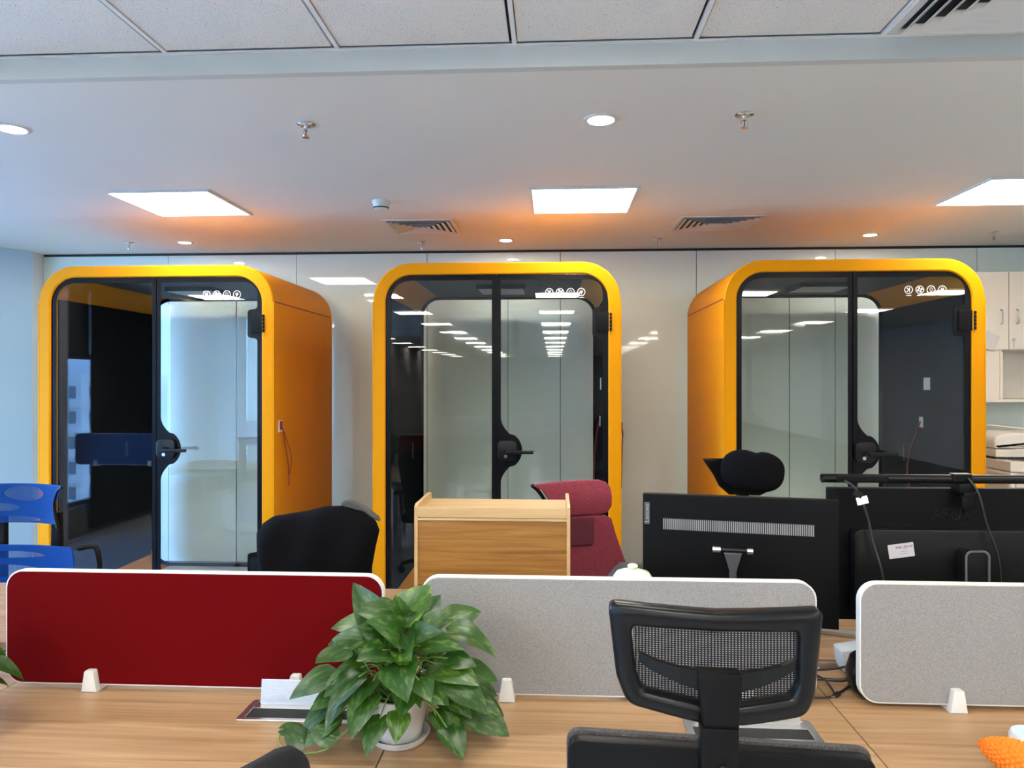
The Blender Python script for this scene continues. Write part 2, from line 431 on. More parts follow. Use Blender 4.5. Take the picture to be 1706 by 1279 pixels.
# ================================================================== SETTING
ZC, ZT, YW, YF = 2.62, 2.694, 5.89, 2.455
XL, XR, YB = -4.8, 7.2, -24.2
struct('floor', B(XL - .1, XR + .1, YB, YW + .1, -.1, 0), M_carpet)
M_reardark = mat('rear_dark_sheet', (.09, .09, .095), .95, var=.3, scale=90)  # unseen dark sheet, added so the booth glass mirrors a darker office
struct('floor_dark_sheet', B(XL, XR, YB, -2.0, 0, .008), M_reardark)
cl = struct('ceiling', B(XL - .1, XR + .1, YF, YW + .1, ZC, ZC + .3), M_ceil)
# upper ceiling behind the step: mineral tiles in a metal grid
struct('ceiling_void', B(XL - .1, XR + .1, YB, YF + .001, ZT + .02, ZT + .3), M_black, cl)
struct('ceiling_step', prism(bmesh.new(), [(YF - .004, ZC), (YF + .03, ZC - .0005), (YF + .03, ZT - .004), (YF - .004, ZT - .004)], XL, XR, 'x'), M_fascia, cl)
struct('edge_trim', B(XL, XR, YF - .022, YF - .0045, ZT - .0045, ZT - .001), M_tbar, cl)
P0 = .593; X0 = 1.0545 - 10 * P0
NT = int((XR - X0) / P0) + 1
tile_me = None
for j in range(5):
    for i in range(-1, NT):
        xa = X0 + i * P0; ya = YF - (j + 1) * P0
        if xa < XL - .3 or xa + P0 > XR + .3: continue
        if j == 0 and abs(xa - 1.0545) < .01: continue      # the air diffuser takes this bay
        fr_ = .032 if j == 0 else .014
        x0c, x1c = max(xa, XL) + .014, min(xa + P0, XR) - .014
        if x1c - x0c < P0 - .03:
            struct('tile', B(x0c, x1c, ya + .014, ya + P0 - fr_, ZT, ZT + .014), M_tile, cl); continue
        if j == 0:
            struct('tile', B(x0c, x1c, ya + .014, ya + P0 - fr_, ZT, ZT + .014), M_tile, cl); continue
        if tile_me is None:
            o = struct('tile', B(.014, P0 - .014, .014, P0 - .014, 0, .014), M_tile, cl, loc=(xa, ya, ZT)); tile_me = o.data
        else: obj('tile', tile_me, None, cl, loc=(xa, ya, ZT))
for i in range(0, NT + 1):
    xa = X0 + i * P0
    if XL < xa < XR: struct('grid_bar', B(xa - .004, xa + .0105, YF - 5 * P0, YF - .02, ZT - .004, ZT + .012), M_tbar, cl)
for j in range(0, 6):
    ya = YF - j * P0
    if j: struct('grid_bar', B(XL, XR, ya - .0085, ya + .0085, ZT - .0035, ZT + .012), M_tbar, cl)
struct('far_ceiling', B(XL, XR, YB, YF - 5 * P0 - .01, ZT, ZT + .02), M_tile, cl)

# back wall of glossy panels
wb = struct('wall_back', B(XL - .1, XR + .1, YW, YW + .12, 0, ZC), M_black)
xs = [-4.215] + [-4.215 + 1.0675 * k for k in range(0, 12)]
xs = [-4.215 + 1.0675 * k for k in range(0, 11)]
for a, b in zip(xs, xs[1:]):
    struct('panel', B(a + .0025, b - .0025, YW - .012, YW + .002, .105, ZC - .018), M_wallp, wb)
struct('baseboard_back', B(-4.2, XR, YW - .02, YW + .01, 0, .096, bev=.003), M_base)
struct('trim_1', B(-4.2, XR, YW - .02, YW, ZC - .014, ZC - .0005), M_black)
M_bluelit = mat('blue_daylight_tint', (.40, .58, .72), .35)  # blue window light on the slanting face, put into its colour
# left: short reveal, slanting face, then the window wall
pts = [(-4.21, YW + .1), (-4.21, YW), (-4.185, 5.714), (-4.50, 5.223), (-4.80, 4.75), (-5.1, 4.74), (-5.1, YW + .1)]
struct('wall_left_corner', prism(bmesh.new(), pts, 0, ZC, 'z'), M_wall)
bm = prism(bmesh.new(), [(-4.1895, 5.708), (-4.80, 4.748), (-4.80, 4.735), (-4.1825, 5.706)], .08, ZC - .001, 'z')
struct('wall_left_slant', bm, M_bluelit)
wl = struct('wall_left', B(-5.0, -4.8, 1.95, 2.32, 0, ZT), M_wall)
struct('sill_wall', B(-5.0, -4.8, 2.32, 4.74, 0, .30), M_wall, wl)
struct('head_wall', B(-5.0, -4.8, 2.32, 4.74, 2.60, ZT), M_wall, wl)
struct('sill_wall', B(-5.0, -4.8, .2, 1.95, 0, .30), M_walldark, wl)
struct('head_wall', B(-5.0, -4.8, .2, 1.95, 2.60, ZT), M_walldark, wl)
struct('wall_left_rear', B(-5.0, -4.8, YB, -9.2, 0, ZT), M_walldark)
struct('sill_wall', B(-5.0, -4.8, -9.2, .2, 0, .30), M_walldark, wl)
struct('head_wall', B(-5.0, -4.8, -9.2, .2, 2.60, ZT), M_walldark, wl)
def window(n, y0, y1, divs, z0=.30, z1=2.60):
    bm = bmesh.new(); fr = .045
    for y in divs: box(bm, -4.93, -4.87, y - fr / 2, y + fr / 2, z0, z1)
    box(bm, -4.93, -4.87, y0, y1, z0, z0 + fr); box(bm, -4.93, -4.87, y0, y1, z1 - fr, z1)
    f = struct('window_%d' % n, bm, M_mull)
    for a, b in zip(divs, divs[1:]):
        struct('pane', B(-4.905, -4.897, a + fr / 2, b - fr / 2, z0 + fr, z1 - fr), M_winglass, f)
    return f
window(1, 2.32, 4.74, [2.34, 3.14, 3.94, 4.72])
window(2, .2, 1.95, [.22, 1.0, 1.93])
window(3, -9.2, .2, [-9.18 + 1.17 * k for k in range(8)] + [.18])
M_scrim = bpy.data.materials.new('daylight_scrim'); M_scrim.use_nodes = True
_n = M_scrim.node_tree.nodes; _l = M_scrim.node_tree.links
_t = _n.new('ShaderNodeBsdfTranslucent'); _t.inputs[0].default_value = (.80, .72, .62, 1); _m = _n.new('ShaderNodeMixShader'); _m.inputs[0].default_value = .7
_n['Principled BSDF'].inputs['Base Color'].default_value = (.8, .82, .84, 1)
_l.new(_n['Principled BSDF'].outputs[0], _m.inputs[1]); _l.new(_t.outputs[0], _m.inputs[2]); _l.new(_m.outputs[0], _n['Material Output'].inputs[0])
for k in range(2):  # unseen blind, added to throw bluish daylight on the left booth
    y0 = -9.15 + 4.6 * k
    t = thing('added_daylight_blind', ('unseen pale blind added behind the camera to light the left booth, farther half', 'unseen pale blind added behind the camera to light the left booth, nearer half')[k], 'blind', (-4.78, y0, 2.62))
    bm = bmesh.new(); v = [bm.verts.new(p) for p in ((0, 0, -2.35), (0, 4.59, -2.35), (0, 4.59, 0), (0, 0, 0))]; bm.faces.new(v)
    obj('blind_fabric', bm, M_scrim, t); obj('blind_tube', cyl(bmesh.new(), (0, 0, 0), (0, 4.59, 0), .03), M_whitepl, t)
# dark roller blind and drawn curtain on the second window
bl = thing('roller_blind', 'dark roller blind lowered over the top of the narrow window at far left', 'blind', (-4.84, 1.75, 2.55))
obj('blind_fabric', B(-.004, .004, -.2, .2, -.74, 0), M_curtain, bl); obj('blind_tube', cyl(bmesh.new(), (0, -.2, .0), (0, .2, .0), .03), M_mull, bl)
obj('bottom_bar', cyl(bmesh.new(), (0, -.2, -.74), (0, .2, -.74), .012), M_mull, bl)
bm = bmesh.new(); n = 80; pr_ = None
for i in range(n + 1):
    y = .15 + 1.50 * i / n; x = -4.76 + .025 * math.sin(i * 1.1)
    q = (bm.verts.new((x, y, .05)), bm.verts.new((x, y, 2.64)))
    if pr_: bm.faces.new((pr_[0], q[0], q[1], pr_[1]))
    pr_ = q
bmesh.ops.solidify(bm, geom=bm.faces[:], thickness=.006)
tag(obj('curtain', bm, M_curtain, smooth='all'), 'dark pleated curtain drawn beside the narrow window, mirrored in the booth glass', 'curtain')
struct('wall_right', B(XR, XR + .15, YB, YW + .1, 0, ZT), M_wall)
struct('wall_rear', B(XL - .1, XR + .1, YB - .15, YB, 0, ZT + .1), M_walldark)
# outside: city ground and a tall pale block, seen mirrored in the booth glass
struct('ground_outside', B(-220, -6, -220, 60, -46, -45), M_ground)
ap = thing('apartment_building', 'pale high-rise apartment block mirrored in the leftmost booth glass', 'building', (-62, -86, -45), math.radians(20))
obj('wall', B(-7, 7, -6, 6, 0, 47.4), M_bldg, ap)
bm = bmesh.new()
for fl in range(15):
    for k in range(6):
        for sx in (1, -1):
            box(bm, -6.2 + 2.2 * k, -5.0 + 2.2 * k, *((5.95, 6.05) if sx > 0 else (-6.05, -5.95)), 3.1 * fl + 1, 3.1 * fl + 2.5)
            if k < 5: box(bm, *((6.95, 7.05) if sx > 0 else (-7.05, -6.95)), -5 + 2.2 * k, -3.8 + 2.2 * k, 3.1 * fl + 1, 3.1 * fl + 2.5)
o = obj('window', bm, M_bwin, ap); o['kind'] = 'stuff'
bm = bmesh.new()
for fl in range(15): box(bm, -7.25, 7.25, -6.25, 6.25, 3.1 * fl - .1, 3.1 * fl + .12)
obj('floor_band', bm, M_bldg, ap)
obj('roof_house', B(-3, 3, -2.5, 2.5, 47.4, 50, bev=.1), M_bldg, ap)

# ================================================================== CEILING FITTINGS
def light_panel(label, x, y, z, s=.597, e=M_panel_e, group=None):
    t = thing('ceiling_light', label, 'ceiling light', (x, y, z), 0, group)
    h = s / 2
    obj('frame', ring(bmesh.new(), rrect(-h, h, -h, h, .003, 1), rrect(-h + .018, h - .018, -h + .018, h - .018, .002, 1), -.011, 0, axis='z', bev=.002), M_whitepl, t)
    obj('diffuser', B(-h + .017, h - .017, -h + .017, h - .017, -.006, -.001), e, t)
    return t
p0 = light_panel('square ceiling light panel above the booth nearest the left wall', -2.17, 4.215, ZC)
dup(p0, (.166, 4.27, ZC), label='square ceiling light panel above the middle booth')
dup(p0, (2.53, 4.20, ZC), label='square ceiling light panel above the right booth, cut by the frame')
first = None
M_over_e = mat('desk_panel_diffuser', (1, 1, 1), .5, emit=(1, .94, .84), estr=PANEL_E * .7); dl = None
cols_ = ('row along the windows', 'row behind the red divider', 'middle row', 'second row from the right wall', 'row along the right wall')
lab = 'square office ceiling light seen mirrored in the glass of the booths'; grp = 'office ceiling lights mirrored in the booth glass'
for i, x in enumerate((-4.45, -2.28, .05, 2.5, 4.95)):
    for k in range(11):
        y = -.54 - 2.4 * (k - 1)
        if k == 0:
            if first is None: pass
            dl = dl if i else light_panel('square office ceiling light over the desks, just above the frame', x, 1.565, ZT - .004, e=M_over_e, group=grp)
            if i == 0: continue
            dup(dl, (x, 1.565, ZT - .004), label='square office ceiling light over the desks, just above the frame', group=grp); continue
        lab = 'square office ceiling light mirrored in the booth glass, ' + cols_[i]
        if first is None: first = light_panel(lab, x, y, ZT - .004, e=M_office_e, group=grp)
        else: dup(first, (x, y, ZT - .004), label=lab)
def downlight(label, x, y, r=.052):
    t = thing('downlight', label, 'downlight', (x, y, ZC))
    obj('trim_ring', lathe(bmesh.new(), [(r + .018, 0), (r + .018, -.003), (r + .008, -.007), (r, -.005), (r, 0)], 32), M_whitepl, t, smooth=True)
    obj('diffuser', cyl(bmesh.new(), (0, 0, -.001), (0, 0, -.0045), r, n=32), M_down_e, t)
    return t
d0 = downlight('round downlight near the left edge, closest to the tiled ceiling', -2.23, 2.925)
dup(d0, (.189, 2.956, ZC), label='round lit downlight high in the middle of the white ceiling')
d1 = downlight('small downlight above the top of the middle booth', -.352, 5.45, .042)
dup(d1, (-2.764, 5.40, ZC), label='small downlight above the left booth, close to the wall')
dup(d1, (2.251, 5.39, ZC), label='small downlight above the right booth, close to the wall')
def sprinkler(label, x, y):
    t = thing('sprinkler_head', label, 'sprinkler', (x, y, ZC))
    obj('escutcheon', lathe(bmesh.new(), [(.036, 0), (.038, -.003), (.034, -.007), (.022, -.011), (.013, -.012)], 24), M_chrome, t, smooth=True)
    bm = bmesh.new(); cyl(bm, (0, 0, -.01), (0, 0, -.026), .009, n=12)
    for s in (-1, 1): tube(bm, [(s * .008, 0, -.022), (s * .013, 0, -.034), (s * .009, 0, -.046), (0, 0, -.052)], .0022, 6, 3)
    obj('yoke', bm, M_chrome, t, smooth=True)
    bm = bmesh.new(); cyl(bm, (0, 0, -.024), (0, 0, -.050), .0022, n=8); obj('bulb', bm, M_cordred, t)
    obj('deflector', lathe(bmesh.new(), [(.004, -.051), (.015, -.053), (.015, -.055), (.004, -.056)], 16), M_chrome, t)
    return t
s0 = sprinkler('chrome sprinkler head in the open ceiling, left of centre', -1.002, 2.944)
for x, y, l in ((.744, 2.927, 'chrome sprinkler head in the open ceiling, right of the lit downlight'),
                (-3.187, 5.39, 'chrome sprinkler head by the wall above the left booth'),
                (-.98, 5.49, 'chrome sprinkler head by the wall under the left air vent'),
                (.766, 5.47, 'chrome sprinkler head by the wall under the right air vent'),
                (3.086, 5.36, 'chrome sprinkler head above the white wall cabinet')):
    dup(s0, (x, y, ZC), label=l)
t = thing('smoke_detector', 'white round smoke detector on the ceiling in front of the left vent', 'smoke detector', (-.997, 4.229, ZC))
obj('base', lathe(bmesh.new(), [(.052, 0), (.052, -.012), (.048, -.02)], 28), M_whitepl, t, smooth=True)
obj('chamber', lathe(bmesh.new(), [(.047, -.02), (.045, -.036), (.040, -.046), (.030, -.050)], 28), M_whitepl, t, smooth=True)
obj('vent_slot', lathe(bmesh.new(), [(.0455, -.037), (.0465, -.038), (.044, -.043), (.043, -.044)], 28, close=False), M_black, t)
def diffuser(label, x, y, z, wx, wy, nl=5, proud=.012):
    t = thing('air_vent', label, 'air vent', (x, y, z)); hx, hy = wx / 2, wy / 2
    obj('backing', B(-hx + .02, hx - .02, -hy + .02, hy - .02, -.0015, 0), M_black, t)
    fl = .028
    obj('frame', ring(bmesh.new(), rrect(-hx, hx, -hy, hy, .002, 1), rrect(-hx + fl, hx - fl, -hy + fl, hy - fl, .002, 1), -.006, 0, axis='z', bev=.0015), M_whitepl, t)
    step = (min(hx, hy) - fl) / (nl + .4)
    for k in range(nl):
        a = fl + step * k + .002; b = a + step * .70
        bm = bmesh.new()
        # sloping blade: outer edge low, inner edge high
        o_ = [(-hx + a, -hy + a), (hx - a, -hy + a), (hx - a, hy - a), (-hx + a, hy - a)]
        i_ = [(-hx + b, -hy + b), (hx - b, -hy + b), (hx - b, hy - b), (-hx + b, hy - b)]
        lo = [bm.verts.new((*p, -proud)) for p in o_]; hi = [bm.verts.new((*p, -.003)) for p in i_]
        lo2 = [bm.verts.new((p[0], p[1], -proud + .0015)) for p in o_]; hi2 = [bm.verts.new((p[0], p[1], -.0015)) for p in i_]
        for i in range(4):
            j = (i + 1) % 4
            bm.faces.new((hi[i], hi[j], lo[j], lo[i])); bm.faces.new((lo[i], lo[j], lo2[j], lo2[i])); bm.faces.new((lo2[i], lo2[j], hi2[j], hi2[i]))
        bmesh.ops.recalc_face_normals(bm, faces=bm.faces)
        obj('slat', bm, M_whitepl, t)
    c_ = fl + step * nl + .004
    if hx - c_ > .01: obj('centre_plate', B(-hx + c_, hx - c_, -hy + c_, hy - c_, -proud + .002, -.003), M_whitepl, t)
    return t
diffuser('square ceiling air vent behind the smoke detector', -.882, 4.945, ZC, .47, .46)
diffuser('square ceiling air vent between the middle and right light panels', 1.072, 4.95, ZC, .54, .46)
diffuser('large square air diffuser set among the ceiling tiles, top right corner', 1.0545 + P0 / 2, YF - .02 - P0 / 2, ZT, P0 - .02, P0 - .02, 6, .022)

# ================================================================== BOOTHS
PW, PD, PH = 1.51, 1.22, 2.30
def icons(parent, x, y, z):
    def circ(): return ring(bmesh.new(), [(.024 * math.cos(a * PI / 14), .024 * math.sin(a * PI / 14)) for a in range(28)],
                            [(.0212 * math.cos(a * PI / 14), .0212 * math.sin(a * PI / 14)) for a in range(28)], -.0008, 0)
    for k in range(4):
        bm = circ()
        if k == 0:    # quiet mark: an upright stroke and a folded chevron
            prism(bm, [(.003, -.014), (.007, -.014), (.007, .014), (.003, .014)], -.0008, 0)
            prism(bm, [(-.012, .010), (-.009, .013), (.003, .001), (-.009, -.013), (-.012, -.010), (-.002, .001)], -.0008, 0)
        elif k == 1:  # fan with four blades
            for q in range(4):
                a = q * PI / 2 + .3
                pts_ = [(.003, 0), (.009, -.005), (.017, -.004), (.016, .006), (.009, .007)]
                prism(bm, [(p[0] * math.cos(a) - p[1] * math.sin(a), p[0] * math.sin(a) + p[1] * math.cos(a)) for p in pts_], -.0008, 0)
        elif k == 2:  # bulb
            ring(bm, [(.009 * math.cos(a * PI / 8), .002 + .009 * math.sin(a * PI / 8)) for a in range(16)],
                 [(.0075 * math.cos(a * PI / 8), .002 + .0075 * math.sin(a * PI / 8)) for a in range(16)], -.0008, 0)
            box(bm, -.004, .004, -.0008, 0, -.012, -.008)
            for q in range(5):
                a = math.radians(20 + 35 * q); u_ = Vector((math.cos(a), 0, math.sin(a)))
                cyl(bm, u_ * .0125 + Vector((0, -.0004, .002)), u_ * .0155 + Vector((0, -.0004, .002)), .0006, n=4)
        else:         # plug
            prism(bm, [(-.009, .004), (.009, .004), (.008, -.003), (.003, -.008), (-.003, -.008), (-.008, -.003)], -.0008, 0)
            for s in (-1, 1): box(bm, s * .005 - .001, s * .005 + .001, -.0008, 0, .004, .013)
            box(bm, -.001, .001, -.0008, 0, -.017, -.008)
        box(bm, -.016, .016, -.0008, 0, -.0345, -.0325)
        obj('icon', bm, M_white, parent, loc=(x + .0645 * k, y, z))
def cable_loop(bm, x, y, z, dy=1, drop=.42):
    tube(bm, [(x, y, z), (x + .012, y + .01 * dy, z - .06), (x + .012, y + .05 * dy, z - .16), (x + .014, y + .10 * dy, z - .30), (x + .013, y + .11 * dy, z - drop)], .0035, 6)
    tube(bm, [(x, y, z), (x + .014, y + .05 * dy, z - .10), (x + .016, y + .14 * dy, z - .22), (x + .014, y + .15 * dy, z - .28), (x + .013, y + .11 * dy, z - .36)], .0025, 6)
def booth(label, cx, y0=4.48):
    t = thing('phone_booth', label, 'phone booth', (cx, y0, 0))
    h = PW / 2; zb = .045
    outer = rrect(-h, h, zb, PH, .235, 14); ix = h - .073
    inner = rrect(-ix, ix, zb + .073, PH - .071, .165, 14)
    obj('shell', ring(bmesh.new(), outer, inner, 0, PD, bev=.006), M_orange, t, smooth=30)
    # outside panels let into both flanks with a dark red shadow gap round them
    for s in (-1, 1):
        xo = s * h
        a, b = sorted((xo - s * .004, xo + s * .0022))
        g = obj('side_gap', B(a, b, .030, 1.17, .30, 2.075), M_redgap, t)
        a, b = sorted((xo - s * .004, xo + s * .0045))
        obj('side_panel', B(a, b, .0, 1.158, .30, 2.066, bev=.0015), M_orange, t)
    obj('plinth', B(-h + .12, h - .12, .08, PD - .08, 0, .06), M_blackm, t)
    # fixed pane on the left, hinged door on the right, black printed margins
    gy = .018
    fx = obj('fixed_pane', prism(bmesh.new(), rpoly([(-ix, zb + .073), (-.001, zb + .073), (-.001, PH - .071), (-ix, PH - .071)], [.165, .002, .002, .165], 12), gy, gy + .010), M_glass, t)
    e = .034
    o_ = rpoly([(-ix, zb + .073), (-.001, zb + .073), (-.001, PH - .071), (-ix, PH - .071)], [.165, .002, .002, .165], 12)
    i_ = rpoly([(-ix + e, zb + .073 + e), (-.026, zb + .073 + e), (-.026, PH - .071 - e), (-ix + e, PH - .071 - e)], [.135, .002, .002, .135], 12)
    obj('printed_margin', ring(bmesh.new(), o_, i_, gy - .0015, gy - .0002), M_frit, fx)
    dr = obj('door', prism(bmesh.new(), rpoly([(.004, zb + .073), (ix, zb + .073), (ix, PH - .071), (.004, PH - .071)], [.002, .165, .165, .002], 12), gy, gy + .010), M_glass, t)
    # inner edge of the door print, with the bulge round the lock and a tab at each hinge
    zh = 1.155; zi = 1.935; zj = .42
    L = [(.030, zb + .073 + e), (.030, zh - .20)]
    for k in range(0, 11):            # concave fillet, then the semicircle, then the fillet again
        u_ = k / 10; L.append((.030 + .055 * (u_ ** 2), zh - .20 + .10 * u_))
    for k in range(1, 16):
        a = math.radians(-62 + 124 * k / 16); L.append((.045 + .115 * math.cos(a), zh + .115 * math.sin(a)))
    for k in range(10, -1, -1):
        u_ = k / 10; L.append((.030 + .055 * (u_ ** 2), zh + .20 - .10 * u_))
    L.append((.030, PH - .071 - e))
    xr = ix - e
    tr_ = rpoly([(.1, 2.1), (.1, PH - .071 - e), (xr, PH - .071 - e), (xr, 2.0)], [0, 0, .135, 0], 12)[2:-1]
    Rr = list(tr_)
    for zc in (zi, zj):
        Rr += rpoly([(xr, zc + .15), (xr, zc + .095), (xr - .062, zc + .085), (xr - .062, zc - .085), (xr, zc - .095), (xr, zc - .15)], [0, .02, .022, .022, .02, 0], 4)[1:-1]
    Rr += rpoly([(xr, .5), (xr, zb + .073 + e), (.2, zb + .073 + e)], [0, .135, 0], 12)[1:-1]
    inn = L + Rr
    # matching outer outline: push every point of the inner outline to the door's rim
    cxm, czm = .33, 1.17; door_out = rpoly([(.004, zb + .073), (ix, zb + .073), (ix, PH - .071), (.004, PH - .071)], [.002, .165, .165, .002], 12)
    def rim(p):
        x, z = p
        if x < .2 and zb + .12 < z < PH - .12: return (.004, z)
        if x > .5 and zb + .073 + .165 < z < PH - .071 - .165: return (ix, z)
        if x <= ix - .165:
            return (x if x > .04 else .004, zb + .073 if z < 1 else PH - .071)
        zc = zb + .073 + .165 if z < 1 else PH - .071 - .165
        v = Vector((x - (ix - .165), z - zc)); v = v.normalized() * .165
        return (ix - .165 + v.x, zc + v.y)
    out_ = [rim(p) for p in inn]
    obj('printed_margin', ring(bmesh.new(), out_, inn, gy - .0015, gy - .0002), M_frit, dr)
    bm = bmesh.new(); prism(bm, rrect(-.045, .075, -.060, .060, .03, 5), -.022, 0, bev=.004)
    obj('lock_case', bm, M_blackpl2, dr, loc=(.055, gy - .001, zh), smooth=30)
    bm = bmesh.new(); cyl(bm, (0, 0, 0), (0, -.05, 0), .018, n=20); prism(bm, rrect(-.01, .155, -.010, .010, .006, 3), -.062, -.046, bev=.003)
    obj('handle', bm, M_blackpl2, dr, loc=(.075, gy - .02, zh - .005), smooth=30)
    obj('key_barrel', cyl(bmesh.new(), (0, 0, 0), (0, -.006, 0), .011, n=18), M_chrome, dr, loc=(.060, gy - .021, zh - .035))
    for zc in (zi, zj):
        bm = bmesh.new(); prism(bm, rrect(-.052, .038, -.060, .060, .008, 3), -.014, .022, bev=.003)
        obj('hinge', bm, M_blackpl, dr, loc=(xr + .012, gy, zc), smooth=30)
        bm = bmesh.new()
        for q in range(5): cyl(bm, (0, 0, -.055 + q * .0225), (0, 0, -.036 + q * .0225), .0075, n=12)
        obj('hinge_knuckle', bm, M_blackpl, dr, loc=(ix + .012, -.006, zc), smooth=30)
    icons(dr, .325, gy - .001, 2.118)
    # meeting stiles
    obj('mullion', B(-.009, .012, gy + .0102, gy + .03, zb + .08, PH - .078), M_frit, t)
    # inside
    for s in (-1, 1):
        a, b = sorted((s * (ix - .001), s * (ix - .014)))
        fp = obj('felt_panel', B(a, b, .075, 1.155, .20, 2.10, bev=.003), M_felt, t)
        a, b = sorted((s * (ix - .014), s * (ix - .017)))
        if s > 0:
            obj('socket', B(a, b, .55, .60, 1.27, 1.34, bev=.001), M_sock, fp)
            bm = bmesh.new(); tube(bm, [(ix - .02, .575, 1.31), (ix - .035, .60, 1.24), (ix - .045, .66, 1.12), (ix - .05, .69, .98), (ix - .05, .66, .80), (ix - .05, .70, .55)], .004, 6)
            tube(bm, [(ix - .02, .575, 1.30), (ix - .030, .63, 1.20), (ix - .04, .69, 1.08), (ix - .045, .71, .95), (ix - .045, .67, .78)], .003, 6)
            obj('cord', bm, M_cordred, fp, smooth='all')
            obj('switch', B(a, b, .46, .54, 1.52, 1.60, bev=.001), M_sock, fp)
        obj('slot_handle', B(a, b, .80, .83, 1.02, 1.13, bev=.001), M_black, fp)
    obj('floor_panel', B(-ix + .15, ix - .15, .04, PD - .03, zb + .07, zb + .078), M_podfloor, t)
    cp = obj('ceiling_panel', B(-ix + .15, ix - .15, .05, PD - .04, PH - .079, PH - .072), M_poddark, t)
    obj('fan_box', B(-.165, .165, .42, .74, PH - .108, PH - .079, bev=.003), M_blackpl, cp)
    obj('fan_cover', B(-.15, .15, .435, .725, PH - .112, PH - .107), mat('fan_cover_grey', (.42, .43, .44), .4) if 'fan_cover_grey' not in MATS else MATS['fan_cover_grey'], cp)
    # rear glazing in two panes with its black margin
    by = PD - .035
    bz0, bz1 = zb + .073, PH - .071
    for s in (-1, 1):
        x0, x1 = (-ix + .002, -.002) if s < 0 else (.002, ix - .002)
        rr = [.15, 0.001, 0.001, .15] if s < 0 else [.001, .15, .15, .001]
        obj('rear_pane', prism(bmesh.new(), rpoly([(x0, bz0), (x1, bz0), (x1, bz1), (x0, bz1)], rr, 10), by, by + .008), M_glass, t)
    obj('rear_margin', ring(bmesh.new(), rrect(-ix, ix, bz0, bz1, .15, 10), rrect(-ix + .030, ix - .030, bz0 + .03, bz1 - .026, .125, 10), by - .010, by - .0005), M_frit, t)
    obj('rear_joint', B(-.0022, .0022, by - .001, by + .009, bz0 + .03, bz1 - .026), mat('joint_brown', (.20, .16, .12), .5) if 'joint_brown' not in MATS else MATS['joint_brown'], t)
    # outlet with dangling flex on the right flank
    op = obj('outlet_plate', B(h + .003, h + .009, .075, .135, 1.255, 1.33, bev=.001), M_sock, t)
    bm = bmesh.new(); cable_loop(bm, h + .010, .10, 1.32); box(bm, h + .008, h + .020, .088, .108, 1.27, 1.325, bev=.003)
    obj('cord', bm, M_cordred, op, smooth=40)
    return t
b1 = booth('orange-framed glass phone booth nearest the left wall, its dark right flank visible', -2.487)
dup(b1, (-.350, 4.48, 0), label='orange-framed glass phone booth in the middle, behind the wooden cabinet')
dup(b1, (1.775, 4.48, 0), label='orange-framed glass phone booth on the right, beside the copier, bright left flank')

# small white carton and yellow brush lying on the floor behind the left booth glass: kept low on its floor
# ================================================================== DESKS
DZ = .74; SE = .725; PX = 1.11
def desk(label, x0, y0, y1, group):
    t = thing('office_desk', label, 'desk', (x0 + PX / 2, (y0 + y1) / 2, 0), 0, group)
    hx = PX / 2 - .0015; hy = (y1 - y0) / 2
    obj('desktop', B(-hx, hx, -hy, hy, DZ - .025, DZ, bev=.001), M_desk, t)
    for s in (-1, 1):
        for q in (-1, 1):
            obj('leg', B(s * (hx - .05) - .02, s * (hx - .05) + .02, q * (hy - .04) - .02, q * (hy - .04) + .02, 0, DZ - .06, bev=.002), M_whitepl, t)
        obj('side_rail', B(s * (hx - .05) - .015, s * (hx - .05) + .015, -hy + .06, hy - .06, DZ - .062, DZ - .026), M_whitepl, t)
    obj('cross_rail', B(-hx + .05, hx - .05, hy - .06, hy - .03, DZ - .062, DZ - .026), M_whitepl, t)
    return t
near = [desk('oak-topped near desk carrying the red divider screen', SE - 2 * PX, 1.36, 2.195, 'near desk row'),
        desk('oak-topped near desk behind the black mesh chair, with the long grey divider', SE - PX, 1.36, 2.195, 'near desk row'),
        desk('oak-topped near desk at the right, with the grey divider cut by the frame', SE, 1.36, 2.195, 'near desk row')]
desk('oak-topped desk next along to the left, mostly outside the frame', SE - 3 * PX, 1.36, 2.195, 'near desk row')
desk('oak-topped desk by the window, mirrored in the left booth', SE - 4 * PX - .02, 1.36, 2.195, 'near desk row')
desk('oak-topped far desk behind the red divider', SE - 2 * PX, 2.275, 2.95, 'far desk row')
desk('oak-topped far desk carrying the bamboo cabinet', SE - PX, 2.275, 2.95, 'far desk row')
desk('oak-topped far desk under the black monitors', SE, 2.275, 2.95, 'far desk row')
desk('oak-topped far desk by the blue mesh chair', SE - 3 * PX, 2.275, 2.95, 'far desk row')
for k, (xx, lab) in enumerate(((SE - PX, 'grey metal bracket joining the desk rows behind the grey divider'), )):
    tt = thing('desk_bracket', lab, 'bracket', (SE - .25, 2.215, DZ))
    obj('bar', B(0, .44, 0, .012, -.03, .012, bev=.001), M_steel, tt)
    bm = bmesh.new()
    for q in (.305, .10): cyl(bm, (q, -.004, -.008), (q, 0, -.008), .006, n=12)
    obj('bolt', bm, M_chrome, tt)

